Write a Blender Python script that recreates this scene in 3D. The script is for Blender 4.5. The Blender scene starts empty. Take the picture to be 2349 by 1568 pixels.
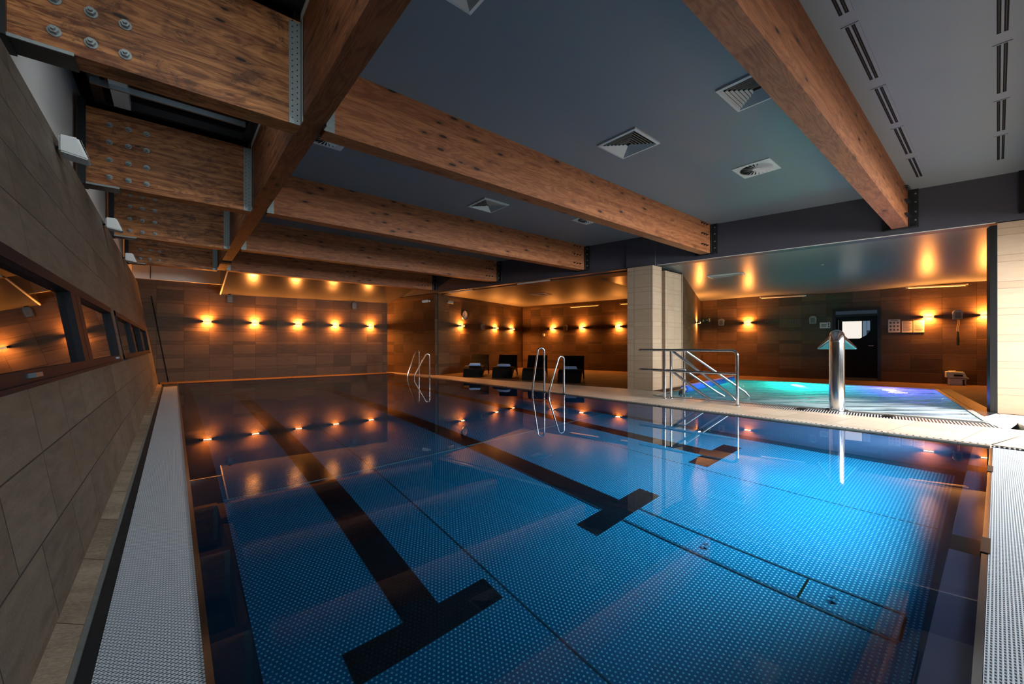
import bpy, bmesh, math, random
from mathutils import Vector, Matrix
random.seed(7)
S = bpy.context.scene
COL = S.collection
PI = math.pi

# ------------------------------------------------------------------ camera, world, exposure
F_PX, W_PX, H_PX = 930.0, 2349.0, 1568.0
YAW = math.atan((1174.5 - 398.0) / F_PX)
cd = bpy.data.cameras.new('camera'); cam = bpy.data.objects.new('camera', cd); COL.objects.link(cam)
cd.sensor_fit = 'HORIZONTAL'; cd.sensor_width = 36.0
cd.lens = F_PX / W_PX * 36.0
cd.shift_y = 8.0 / W_PX
cd.clip_start = 0.02; cd.clip_end = 200
cam.matrix_world = (Matrix.Translation((0, 0, 1.08)) @ Matrix.Rotation(-YAW, 4, 'Z') @ Matrix.Rotation(PI / 2, 4, 'X')
                    @ Matrix.Rotation(math.radians(-0.1), 4, 'Z'))
S.camera = cam

w = bpy.data.worlds.new('world'); S.world = w; w.use_nodes = True
bg = w.node_tree.nodes['Background']
bg.inputs[0].default_value = (0.42, 0.60, 0.85, 1); bg.inputs[1].default_value = 0.05

S.view_settings.view_transform = 'Standard'; S.view_settings.look = 'None'
S.view_settings.gamma = 1.0; S.view_settings.use_curve_mapping = False
S.view_settings.exposure = 0.0
cy = S.cycles
cy.use_denoising = True
cy.max_bounces = 9; cy.diffuse_bounces = 4; cy.glossy_bounces = 5; cy.transmission_bounces = 8; cy.transparent_max_bounces = 8
cy.sample_clamp_indirect = 6.0; cy.sample_clamp_direct = 0.0
cy.caustics_reflective = True; cy.caustics_refractive = True; cy.blur_glossy = 0.5


def area(name, loc, target, sx, sy, power, color, spread=PI):
    l = bpy.data.lights.new(name, 'AREA'); l.shape = 'RECTANGLE'; l.size = sx; l.size_y = sy
    l.energy = power; l.color = color; l.spread = spread
    o = bpy.data.objects.new(name, l); COL.objects.link(o); o.location = loc
    o.rotation_euler = (Vector(target) - Vector(loc)).to_track_quat('-Z', 'Y').to_euler()
    return o


# daylight through the glazed end wall behind the camera and through the roof glazing over the left bay, plus one added lamp
area('daylight_end_window', (6.9, -3.12, 2.25), (5.6, 2.2, -0.9), 5.6, 1.5, 330, (0.86, 0.94, 1.0), 2.05)
area('daylight_corner_window', (8.9, -3.12, 2.3), (8.3, 0.4, 0.0), 1.5, 1.1, 300, (1.0, 0.94, 0.87), 1.7)
for i_, (y_, p_) in enumerate(((2.2, 17), (5.1, 12), (8.1, 10), (11.1, 7))):
    area('daylight_roof_glazing', (0.06, y_, 4.0), (0.06, y_ + 1.0, 2.2), 1.1, 1.5, p_, (0.84, 0.93, 1.0), 2.7)
area('fill_left_beams', (0.1, -3.1, 3.3), (0.0, 3.0, 2.2), 1.4, 1.0, 26, (0.82, 0.92, 1.0), 2.4)  # added lamp, placed high to light the left beam faces but not their soffits

# ------------------------------------------------------------------ node helper
class G:
    def __init__(s, name):
        s.mat = bpy.data.materials.new(name); s.mat.use_nodes = True
        s.t = s.mat.node_tree; s.t.nodes.clear()
        s.out = s.t.nodes.new('ShaderNodeOutputMaterial')
    def n(s, kind, **kw):
        nd = s.t.nodes.new(kind)
        for k, v in kw.items(): setattr(nd, k, v)
        return nd
    def put(s, sock, v):
        if isinstance(v, bpy.types.NodeSocket): s.t.links.new(v, sock)
        elif v is not None:
            if isinstance(v, (tuple, list)) and len(v) == 3 and sock.type == 'RGBA': v = (*v, 1)
            sock.default_value = v
    def m(s, op, a, b=None, c=None):
        nd = s.n('ShaderNodeMath', operation=op)
        for i, v in enumerate((a, b, c)):
            if v is not None: s.put(nd.inputs[i], v)
        return nd.outputs[0]
    def coord(s):
        nd = s.n('ShaderNodeTexCoord'); sp = s.n('ShaderNodeSeparateXYZ'); s.t.links.new(nd.outputs['Object'], sp.inputs[0])
        return sp.outputs[0], sp.outputs[1], sp.outputs[2]
    def vec(s, x, y, z):
        nd = s.n('ShaderNodeCombineXYZ')
        for i, v in enumerate((x, y, z)): s.put(nd.inputs[i], v)
        return nd.outputs[0]
    def noise(s, v, scale=1.0, detail=3.0, rough=0.55, dist=0.0):
        nd = s.n('ShaderNodeTexNoise'); s.put(nd.inputs['Vector'], v)
        nd.inputs['Scale'].default_value = scale; nd.inputs['Detail'].default_value = detail
        nd.inputs['Roughness'].default_value = rough; nd.inputs['Distortion'].default_value = dist
        return nd.outputs[0]
    def white(s, v):
        nd = s.n('ShaderNodeTexWhiteNoise', noise_dimensions='3D'); s.put(nd.inputs['Vector'], v); return nd.outputs[0]
    def vor(s, v, scale=1.0, rnd=1.0):
        nd = s.n('ShaderNodeTexVoronoi'); s.put(nd.inputs['Vector'], v); nd.inputs['Scale'].default_value = scale
        nd.inputs['Randomness'].default_value = rnd; return nd.outputs[0]
    def ramp(s, f, stops, mode='LINEAR'):
        nd = s.n('ShaderNodeValToRGB'); cr = nd.color_ramp; cr.interpolation = mode
        while len(cr.elements) > 1: cr.elements.remove(cr.elements[-1])
        for i, (p, c) in enumerate(stops):
            e = cr.elements[0] if i == 0 else cr.elements.new(p)
            e.position = p; e.color = (*c, 1) if len(c) == 3 else c
        s.put(nd.inputs[0], f); return nd.outputs[0]
    def mix(s, f, a, b, mode='MIX'):
        nd = s.n('ShaderNodeMix', data_type='RGBA', blend_type=mode)
        s.put(nd.inputs[0], f); s.put(nd.inputs[6], a); s.put(nd.inputs[7], b); return nd.outputs[2]
    def step(s, lo, hi, v):                                   # smoothstep 0..1
        nd = s.n('ShaderNodeMapRange', interpolation_type='SMOOTHSTEP'); s.put(nd.inputs[0], v)
        nd.inputs[1].default_value = lo; nd.inputs[2].default_value = hi; return nd.outputs[0]
    def bump(s, h, strength=0.3, dist=0.01):
        nd = s.n('ShaderNodeBump'); s.put(nd.inputs['Height'], h)
        nd.inputs['Strength'].default_value = strength; nd.inputs['Distance'].default_value = dist; return nd.outputs[0]
    def princ(s, col, rough=0.5, metal=0.0, spec=0.5, normal=None, emit=None, estr=0.0, coat=0.0):
        p = s.n('ShaderNodeBsdfPrincipled'); s.put(p.inputs['Base Color'], col); s.put(p.inputs['Roughness'], rough)
        s.put(p.inputs['Metallic'], metal); s.put(p.inputs['Specular IOR Level'], spec)
        if normal is not None: s.put(p.inputs['Normal'], normal)
        if emit is not None: s.put(p.inputs['Emission Color'], emit); p.inputs['Emission Strength'].default_value = estr
        if coat: p.inputs['Coat Weight'].default_value = coat
        s.t.links.new(p.outputs[0], s.out.inputs[0]); return s.mat


def plain(name, col, rough=0.5, metal=0.0, spec=0.5, var=0.08, scale=9.0):
    g = G(name); x, y, z = g.coord()
    f = g.noise(g.vec(x, y, z), scale, 3.0)
    c = g.mix(f, tuple(k * (1 - var) for k in col), tuple(min(1, k * (1 + var)) for k in col))
    return g.princ(c, rough, metal, spec)


def emis(name, col, strength):
    g = G(name); e = g.n('ShaderNodeEmission'); e.inputs[0].default_value = (*col, 1); e.inputs[1].default_value = strength
    g.t.links.new(e.outputs[0], g.out.inputs[0]); return g.mat


def stone(name, dark, light, tw=0.62, ha=0.305, hb=0.105, rough=0.62, contrast=1.0, grain=1.0, shift=0.0, jd=0.5):
    """stone tiles: courses of ha alternating with thin courses hb (hb=0: none); u runs along the wall, z up"""
    g = G(name); x, y, z = g.coord()
    u = g.m('ADD', g.m('ADD', x, y), shift)
    per = ha + hb
    k = g.m('FLOOR', g.m('DIVIDE', z, per)); zr = g.m('SUBTRACT', z, g.m('MULTIPLY', k, per))
    if hb > 0:
        thin = g.m('GREATER_THAN', zr, ha)
        row = g.m('ADD', g.m('MULTIPLY', k, 2.0), thin)
        hz = g.m('MULTIPLY_ADD', thin, hb - ha, ha); zz = g.m('SUBTRACT', zr, g.m('MULTIPLY', thin, ha))
    else:
        row, hz, zz = k, ha, zr
    half = g.m('MULTIPLY', g.m('FLOOR', g.m('MULTIPLY', g.white(g.vec(row, 3.1, 7.7)), 2.0)), tw * 0.5) if hb == 0 else 0.0
    uu = g.m('ADD', u, half)
    col = g.m('FLOOR', g.m('DIVIDE', uu, tw)); ur = g.m('SUBTRACT', uu, g.m('MULTIPLY', col, tw))
    du = g.m('MINIMUM', ur, g.m('SUBTRACT', tw, ur)); dz = g.m('MINIMUM', zz, g.m('SUBTRACT', hz, zz))
    joint = g.step(0.0015, 0.005, g.m('MINIMUM', du, dz))
    r1 = g.white(g.vec(col, row, 0.5)); r2 = g.white(g.vec(row, col, 9.5))
    streak = g.noise(g.vec(g.m('MULTIPLY_ADD', r2, 37.0, g.m('MULTIPLY', u, 1.6)), y, g.m('MULTIPLY', z, 9.0)), 2.2, 5.0, 0.6, 0.4)
    fine = g.noise(g.vec(u, y, z), 90.0, 2.0, 0.7)
    v = g.m('ADD', g.m('MULTIPLY', g.m('SUBTRACT', r1, 0.5), 0.75 * contrast),
            g.m('ADD', g.m('MULTIPLY', g.m('SUBTRACT', streak, 0.5), 0.9 * grain), g.m('MULTIPLY', g.m('SUBTRACT', fine, 0.5), 0.7 * grain)))
    v = g.m('ADD', v, 0.5)
    c = g.ramp(v, [(0.0, dark), (1.0, light)])
    c = g.mix(g.m('MULTIPLY', r2, 0.25), c, tuple(k * 0.8 for k in (light[0], light[1] * 0.92, light[2] * 0.85)))
    c = g.mix(joint, tuple(k * jd for k in dark), c)
    h = g.m('ADD', g.m('MULTIPLY', joint, 0.6), g.m('MULTIPLY', g.m('ADD', streak, fine), 0.35))
    return g.princ(c, rough, 0.0, 0.35, g.bump(h, 0.5, 0.006))


def wood(name, a, b, stain=0.0, seed=0.0, lo=0.10, hi=0.98, kn_=0.135):
    """glulam: lamellas stacked in z, grain along local x, knots, dark blotches where stained"""
    g = G(name); x, y, z = g.coord()
    info = g.n('ShaderNodeObjectInfo'); rnd = g.m('MULTIPLY', info.outputs['Random'], 31.0)
    xs = g.m('ADD', g.m('ADD', x, rnd), seed)
    lam = g.m('FLOOR', g.m('DIVIDE', z, 0.042))
    seg = g.m('FLOOR', g.m('DIVIDE', g.m('ADD', xs, g.m('MULTIPLY', g.white(g.vec(lam, 1.3, 2.2)), 3.0)), 2.4))
    tone = g.white(g.vec(lam, seg, 4.0))
    warp = g.noise(g.vec(g.m('MULTIPLY', xs, 0.9), g.m('MULTIPLY', y, 6.0), g.m('MULTIPLY', z, 6.0)), 1.4, 4.0, 0.55, 0.8)
    rings = g.m('SINE', g.m('ADD', g.m('MULTIPLY', warp, 46.0), g.m('MULTIPLY', g.m('ADD', y, g.m('MULTIPLY', z, 0.6)), 60.0)))
    fine = g.noise(g.vec(g.m('MULTIPLY', xs, 2.2), g.m('MULTIPLY', y, 60.0), g.m('MULTIPLY', z, 60.0)), 1.5, 4.0, 0.65)
    kn = g.vor(g.vec(g.m('MULTIPLY', xs, 1.9), g.m('MULTIPLY', y, 4.4), g.m('MULTIPLY', z, 6.2)), 1.35, 1.0)
    knot = g.m('SUBTRACT', 1.0, g.step(kn_ * 0.6, kn_, kn))
    halo = g.m('SUBTRACT', 1.0, g.step(0.14, 0.34, kn))
    v = g.m('ADD', g.m('ADD', g.m('MULTIPLY', tone, 0.30), g.m('MULTIPLY', rings, 0.15)), g.m('MULTIPLY', fine, 0.70))
    c = g.ramp(v, [(lo, a), (hi, b)])
    c = g.mix(g.m('MULTIPLY', halo, 0.45), c, tuple(k * 0.55 for k in a))
    if stain:
        st = g.noise(g.vec(g.m('MULTIPLY', xs, 1.5), g.m('MULTIPLY', y, 3.0), g.m('MULTIPLY', z, 2.6)), 1.3, 6.0, 0.68, 1.2)
        st2 = g.noise(g.vec(g.m('MULTIPLY', xs, 1.2), y, g.m('MULTIPLY', z, 16.0)), 1.6, 5.0, 0.7, 0.6)
        k = g.m('MULTIPLY', g.step(0.50, 0.72, g.m('MULTIPLY_ADD', st2, 0.45, g.m('MULTIPLY', st, 0.62))), stain)
        c = g.mix(k, c, (0.060, 0.022, 0.008))
        edge = g.m('MULTIPLY', g.m('SUBTRACT', 1.0, g.step(0.0, 0.012, g.m('ABSOLUTE', g.m('SUBTRACT', st, 0.60)))), 0.7 * stain)
        c = g.mix(edge, c, (0.040, 0.014, 0.006))
    c = g.mix(knot, c, (0.020, 0.009, 0.004))
    return g.princ(c, 0.55, 0.0, 0.35, g.bump(g.m('ADD', fine, g.m('MULTIPLY', rings, 0.2)), 0.35, 0.003))


def studs(name, base, top, pitch=0.030, rad=0.27, rough=0.42, metal=0.0):
    """hexagonal pattern of embossed studs in the local xy plane"""
    g = G(name); x, y, z = g.coord()
    v = g.m('DIVIDE', y, pitch * 0.866); r = g.m('FLOOR', v)
    odd = g.m('MULTIPLY', g.m('FLOORED_MODULO', r, 2.0), 0.5)
    u = g.m('ADD', g.m('DIVIDE', x, pitch), odd)
    du = g.m('SUBTRACT', g.m('FRACT', u), 0.5); dv = g.m('MULTIPLY', g.m('SUBTRACT', g.m('FRACT', v), 0.5), 0.866)
    d = g.m('SQRT', g.m('ADD', g.m('MULTIPLY', du, du), g.m('MULTIPLY', dv, dv)))
    k = g.m('SUBTRACT', 1.0, g.step(rad * 0.55, rad, d))
    big = g.noise(g.vec(x, y, z), 0.8, 3.0)
    b = g.mix(big, tuple(q * 0.9 for q in base), tuple(q * 1.1 for q in base))
    c = g.mix(k, b, top)
    return g.princ(c, rough, metal, 0.4, g.bump(k, 0.5, 0.004))


def weave(name, light, dark, px=0.020, py=0.0105, rough=0.35, ang=0.0, metal=0.0):
    """pressed mesh grating: staggered dark slots between light ridges, local xy"""
    g = G(name); x, y, z = g.coord()
    if ang: x, y = (g.m('ADD', g.m('MULTIPLY', x, math.cos(ang)), g.m('MULTIPLY', y, math.sin(ang))),
                    g.m('SUBTRACT', g.m('MULTIPLY', y, math.cos(ang)), g.m('MULTIPLY', x, math.sin(ang))))
    v = g.m('DIVIDE', y, py); r = g.m('FLOOR', v); odd = g.m('MULTIPLY', g.m('FLOORED_MODULO', r, 2.0), 0.5)
    fu = g.m('ABSOLUTE', g.m('SUBTRACT', g.m('FRACT', g.m('ADD', g.m('DIVIDE', x, px), odd)), 0.5))
    fv = g.m('ABSOLUTE', g.m('SUBTRACT', g.m('FRACT', v), 0.5))
    hole = g.m('MULTIPLY', g.m('SUBTRACT', 1.0, g.step(0.25, 0.42, fu)), g.m('SUBTRACT', 1.0, g.step(0.16, 0.36, fv)))
    c = g.mix(hole, light, dark)
    return g.princ(c, rough, metal, 0.5, g.bump(g.m('SUBTRACT', 1.0, hole), 0.6, 0.004))


def slots(name, light, dark, pitch=0.02, duty=0.45, axis='y'):
    g = G(name); x, y, z = g.coord()
    f = g.m('FRACT', g.m('DIVIDE', {'x': x, 'y': y, 'z': z}[axis], pitch))
    k = g.m('LESS_THAN', f, duty)
    return g.princ(g.mix(k, light, dark), 0.4)


def decktile(name, a, b, tw=0.6, tl=0.3, ang=0.0, rough=0.5, spec=0.4):
    g = G(name); x0, y0, z = g.coord(); ca, sa = math.cos(ang), math.sin(ang)
    x = g.m('ADD', g.m('MULTIPLY', x0, ca), g.m('MULTIPLY', y0, sa)); y = g.m('SUBTRACT', g.m('MULTIPLY', y0, ca), g.m('MULTIPLY', x0, sa))
    i = g.m('FLOOR', g.m('DIVIDE', x, tw)); j = g.m('FLOOR', g.m('DIVIDE', y, tl))
    xr = g.m('SUBTRACT', x, g.m('MULTIPLY', i, tw)); yr = g.m('SUBTRACT', y, g.m('MULTIPLY', j, tl))
    d = g.m('MINIMUM', g.m('MINIMUM', xr, g.m('SUBTRACT', tw, xr)), g.m('MINIMUM', yr, g.m('SUBTRACT', tl, yr)))
    jn = g.step(0.0015, 0.005, d)
    tone = g.white(g.vec(i, j, 1.0)); fine = g.noise(g.vec(g.m('MULTIPLY', x, 0.6), g.m('MULTIPLY', y, 5.0), z), 6.0, 4.0, 0.6)
    c = g.ramp(g.m('MULTIPLY_ADD', tone, 0.4, g.m('MULTIPLY', fine, 0.6)), [(0.15, a), (0.85, b)])
    c = g.mix(jn, tuple(k * 0.5 for k in a), c)
    return g.princ(c, rough, 0.0, spec, g.bump(g.m('ADD', jn, g.m('MULTIPLY', fine, 0.4)), 0.3, 0.004))


def water(name, tint, ripple=0.0, rscale=5.0, stretch=(1, 1), rough=0.0, absorb=None):
    g = G(name); x, y, z = g.coord()
    nrm = None
    if ripple:
        h = g.noise(g.vec(g.m('MULTIPLY', x, stretch[0]), g.m('MULTIPLY', y, stretch[1]), z), rscale, 3.0, 0.5, 0.3)
        nrm = g.bump(h, ripple, 0.08)
    gl = g.n('ShaderNodeBsdfGlossy'); gl.inputs['Roughness'].default_value = rough
    rf = g.n('ShaderNodeBsdfRefraction'); rf.inputs['IOR'].default_value = 1.333; rf.inputs['Roughness'].default_value = rough
    rf.inputs['Color'].default_value = (*tint, 1)
    fr = g.n('ShaderNodeFresnel'); fr.inputs['IOR'].default_value = 1.333
    if nrm is not None:
        for q in (gl, rf, fr): g.t.links.new(nrm, q.inputs['Normal'])
    mx = g.n('ShaderNodeMixShader')
    g.t.links.new(g.m('POWER', fr.outputs[0], 0.82), mx.inputs[0]); g.t.links.new(rf.outputs[0], mx.inputs[1]); g.t.links.new(gl.outputs[0], mx.inputs[2])
    g.t.links.new(mx.outputs[0], g.out.inputs[0])
    if absorb:
        va = g.n('ShaderNodeVolumeAbsorption'); va.inputs[0].default_value = (*absorb, 1); va.inputs[1].default_value = 1.0
        g.t.links.new(va.outputs[0], g.out.inputs[1])
    return g.mat


def spawater(name, tint):
    """moving spa water: rippled surface with streaks of entrained bubbles, densest towards the jets at the near right"""
    g = G(name); x, y, z = g.coord()
    a = math.radians(-42); ca, sa = math.cos(a), math.sin(a)
    u = g.m('ADD', g.m('MULTIPLY', x, ca), g.m('MULTIPLY', y, sa)); v = g.m('SUBTRACT', g.m('MULTIPLY', y, ca), g.m('MULTIPLY', x, sa))
    wv = g.noise(g.vec(g.m('MULTIPLY', u, 0.55), g.m('MULTIPLY', v, 2.2), z), 2.2, 4.0, 0.55, 0.5)
    nrm = g.bump(wv, 0.8, 0.16)
    gl = g.n('ShaderNodeBsdfGlossy'); gl.inputs['Roughness'].default_value = 0.06
    rf = g.n('ShaderNodeBsdfRefraction'); rf.inputs['IOR'].default_value = 1.333; rf.inputs['Roughness'].default_value = 0.04; rf.inputs['Color'].default_value = (*tint, 1)
    fr = g.n('ShaderNodeFresnel'); fr.inputs['IOR'].default_value = 1.333
    for q in (gl, rf, fr): g.t.links.new(nrm, q.inputs['Normal'])
    mx = g.n('ShaderNodeMixShader')
    g.t.links.new(fr.outputs[0], mx.inputs[0]); g.t.links.new(rf.outputs[0], mx.inputs[1]); g.t.links.new(gl.outputs[0], mx.inputs[2])
    df = g.n('ShaderNodeBsdfDiffuse'); df.inputs[0].default_value = (0.72, 0.80, 0.86, 1)
    tl = g.n('ShaderNodeBsdfTranslucent'); tl.inputs[0].default_value = (0.75, 0.90, 0.92, 1)
    fo = g.n('ShaderNodeMixShader'); fo.inputs[0].default_value = 0.55
    g.t.links.new(df.outputs[0], fo.inputs[1]); g.t.links.new(tl.outputs[0], fo.inputs[2])
    st = g.noise(g.vec(g.m('MULTIPLY', u, 0.35), g.m('MULTIPLY', v, 2.6), z), 2.0, 5.0, 0.6, 0.6)
    near = g.m('SUBTRACT', 1.0, g.step(0.2, 3.6, g.m('SQRT', g.m('ADD', g.m('POWER', g.m('SUBTRACT', x, 9.2), 2.0), g.m('POWER', g.m('MULTIPLY', g.m('SUBTRACT', y, 0.6), 1.3), 2.0)))))
    mid = g.m('SUBTRACT', 1.0, g.step(0.6, 3.4, g.m('ABSOLUTE', g.m('SUBTRACT', y, 1.6))))
    k = g.m('MULTIPLY', g.step(0.34, 0.64, st), g.m('MINIMUM', g.m('MULTIPLY_ADD', near, 1.25, g.m('MULTIPLY', mid, 0.42)), 0.9))
    m2 = g.n('ShaderNodeMixShader'); g.t.links.new(k, m2.inputs[0]); g.t.links.new(mx.outputs[0], m2.inputs[1]); g.t.links.new(fo.outputs[0], m2.inputs[2])
    g.t.links.new(m2.outputs[0], g.out.inputs[0]); return g.mat


def glassmat(name, tint=(0.7, 0.8, 0.8), rough=0.0):
    g = G(name); gl = g.n('ShaderNodeBsdfGlossy'); gl.inputs['Roughness'].default_value = rough
    tr = g.n('ShaderNodeBsdfTransparent'); tr.inputs[0].default_value = (*tint, 1)
    fr = g.n('ShaderNodeFresnel'); fr.inputs['IOR'].default_value = 1.5
    mx = g.n('ShaderNodeMixShader'); k = g.m('MINIMUM', g.m('MULTIPLY', fr.outputs[0], 1.6), 1.0)
    g.t.links.new(k, mx.inputs[0]); g.t.links.new(tr.outputs[0], mx.inputs[1]); g.t.links.new(gl.outputs[0], mx.inputs[2])
    g.t.links.new(mx.outputs[0], g.out.inputs[0]); return g.mat


M = {}
M['stone_warm'] = stone('stone_warm', (0.034, 0.018, 0.008), (0.120, 0.068, 0.034), contrast=0.95)
M['stone_lean'] = stone('stone_lean', (0.050, 0.041, 0.031), (0.165, 0.135, 0.100), 0.60, 0.31, 0.0, contrast=0.5, grain=1.5)
M['stone_pale'] = stone('stone_pale', (0.33, 0.235, 0.155), (0.52, 0.40, 0.285), 0.33, 0.305, 0.105, contrast=0.35, grain=0.7, jd=0.78)
M['wood_dark'] = wood('wood_stained', (0.17, 0.050, 0.013), (0.62, 0.255, 0.085), stain=0.9, lo=0.20, hi=0.92)
M['wood'] = wood('wood_glulam', (0.150, 0.044, 0.014), (0.45, 0.172, 0.066), kn_=0.15)
M['wood_shaded'] = wood('wood_shaded', (0.070, 0.021, 0.007), (0.28, 0.100, 0.036))  # same glulam, darkened overall to stand in for shade on the soffit
M['ceil'] = plain('ceiling_satin', (0.185, 0.212, 0.235), 0.42, 0, 0.3, 0.02, 1.5)
M['ceil2'] = plain('ceiling_stretch', (0.17, 0.18, 0.178), 0.28, 0, 0.32, 0.02, 1.5)
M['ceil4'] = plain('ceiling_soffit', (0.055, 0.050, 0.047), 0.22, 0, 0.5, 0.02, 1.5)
M['ceil3'] = plain('ceiling_matt', (0.085, 0.075, 0.064), 0.55, 0, 0.4, 0.03, 2.0)
M['fascia'] = plain('fascia_paint', (0.062, 0.064, 0.082), 0.45, 0, 0.5, 0.03, 3.0)
M['plaster'] = plain('plaster_white', (0.62, 0.60, 0.56), 0.7, 0, 0.3, 0.04, 3.0)
M['black'] = plain('black_metal', (0.008, 0.009, 0.010), 0.35, 0.0, 0.5)
M['blackmat'] = plain('black_matt', (0.004, 0.004, 0.004), 0.8, 0.0, 0.2)
M['steel'] = plain('steel_galvanised', (0.26, 0.29, 0.28), 0.5, 0.5, 0.5, 0.25, 40.0)
M['dsteel'] = plain('steel_dark', (0.035, 0.040, 0.045), 0.4, 0.6, 0.5, 0.3, 30.0)
M['chrome'] = plain('stainless_polished', (0.78, 0.80, 0.82), 0.14, 1.0, 0.5, 0.02)
M['alu'] = plain('aluminium', (0.40, 0.50, 0.56), 0.25, 0.9, 0.5, 0.05)
M['white'] = plain('white_plastic', (0.62, 0.63, 0.60), 0.45, 0, 0.5, 0.03)
M['grey'] = plain('grey_plastic', (0.30, 0.29, 0.27), 0.45, 0, 0.5, 0.05)
M['greydark'] = plain('grey_plastic_dark', (0.13, 0.12, 0.11), 0.5)
M['poolfloor'] = studs('pool_floor_studs', (0.003, 0.128, 0.318), (0.22, 0.61, 0.76))  # lighter stud tops: the light they reflect is put into the colour
M['poolside'] = plain('pool_steel_side', (0.11, 0.12, 0.24), 0.35, 0.2, 0.5, 0.15, 2.0)
M['poolmargin'] = plain('pool_steel_margin', (0.012, 0.045, 0.095), 0.40, 0.2, 0.5, 0.15, 2.0)
M['lane'] = studs('lane_black_studs', (0.004, 0.005, 0.012), (0.007, 0.010, 0.026))
M['seam'] = plain('seam_dark', (0.008, 0.05, 0.10), 0.4)
M['seamlight'] = plain('weld_light', (0.20, 0.45, 0.60), 0.3, 0.3)
M['grating'] = weave('gutter_grating', (0.66, 0.74, 0.80), (0.07, 0.11, 0.15))
M['slotgrate'] = slots('slot_grate', (0.50, 0.50, 0.50), (0.006, 0.006, 0.007), 0.034, 0.6, 'x')
M['slotgrate2'] = slots('slot_grate_fine', (0.62, 0.62, 0.60), (0.06, 0.06, 0.06), 0.055, 0.3, 'x')
M['deck'] = decktile('deck_tiles', (0.36, 0.28, 0.21), (0.56, 0.46, 0.36), 0.60, 0.60, -0.14)
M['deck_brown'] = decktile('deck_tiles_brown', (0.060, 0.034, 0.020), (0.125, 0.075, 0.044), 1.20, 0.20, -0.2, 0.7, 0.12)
M['curb'] = stone('curb_stone', (0.16, 0.125, 0.085), (0.54, 0.43, 0.315), 0.62, 0.55, 0.0, contrast=0.45, grain=2.2)
M['water'] = water('pool_water', (0.90, 0.98, 1.0), absorb=(0.70, 0.875, 0.90))
M['jwater'] = spawater('spa_water', (0.72, 0.95, 0.98))
M['basin'] = plain('spa_basin', (0.25, 0.36, 0.40), 0.5, 0, 0.4, 0.05, 2.0)
M['frame'] = plain('window_frame_black', (0.010, 0.011, 0.014), 0.5, 0, 0.12)
M['glass'] = glassmat('window_glass', (0.55, 0.50, 0.45))
M['roofglass'] = glassmat('roof_glass', (0.35, 0.42, 0.42))
M['sconce_glow'] = emis('sconce_glow', (1.0, 0.45, 0.12), 40.0)
M['addedlens'] = emis('added_light_lens', (0.8, 0.97, 1.0), 0.1)
M['opal'] = emis('sconce_front_glass', (1.0, 0.70, 0.42), 1.1)
M['wicker'] = plain('black_wicker', (0.006, 0.0055, 0.005), 0.65, 0, 0.10, 0.5, 60.0)
M['towel'] = plain('towel_blue', (0.36, 0.52, 0.86), 0.9, 0, 0.1, 0.12, 60.0)
M['blue'] = plain('blue_foam', (0.012, 0.12, 0.62), 0.45, 0, 0.4, 0.05)
M['paper'] = plain('paper', (0.62, 0.55, 0.50), 0.7, 0, 0.3, 0.03)
M['ink'] = plain('ink', (0.10, 0.07, 0.06), 0.7)
M['navy'] = plain('navy_print', (0.02, 0.03, 0.10), 0.6)
M['green'] = plain('sign_dark_green', (0.005, 0.022, 0.016), 0.4)
M['pale'] = plain('sign_pale', (0.55, 0.68, 0.56), 0.5)
M['dial'] = plain('clock_dial', (0.72, 0.66, 0.56), 0.5)
M['litroom'] = emis('lit_room_pane', (1.0, 0.93, 0.84), 0.95)
M['litblue'] = emis('lit_room_pane_blue', (0.20, 0.30, 0.42), 0.55)
M['tube'] = plain('tube_opal', (0.72, 0.66, 0.58), 0.35)
M['teal'] = plain('teal_reflection', (0.03, 0.30, 0.33), 0.25, 0.3)  # reflection inside the spout mouth, put into the colour
M['curtain'] = plain('curtain_dark', (0.010, 0.006, 0.004), 0.8)
M['cream'] = plain('curtain_cream', (0.80, 0.74, 0.60), 0.7)
M['rubber'] = plain('rubber_channel', (0.030, 0.032, 0.036), 0.6, 0, 0.4, 0.5, 12.0)

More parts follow.
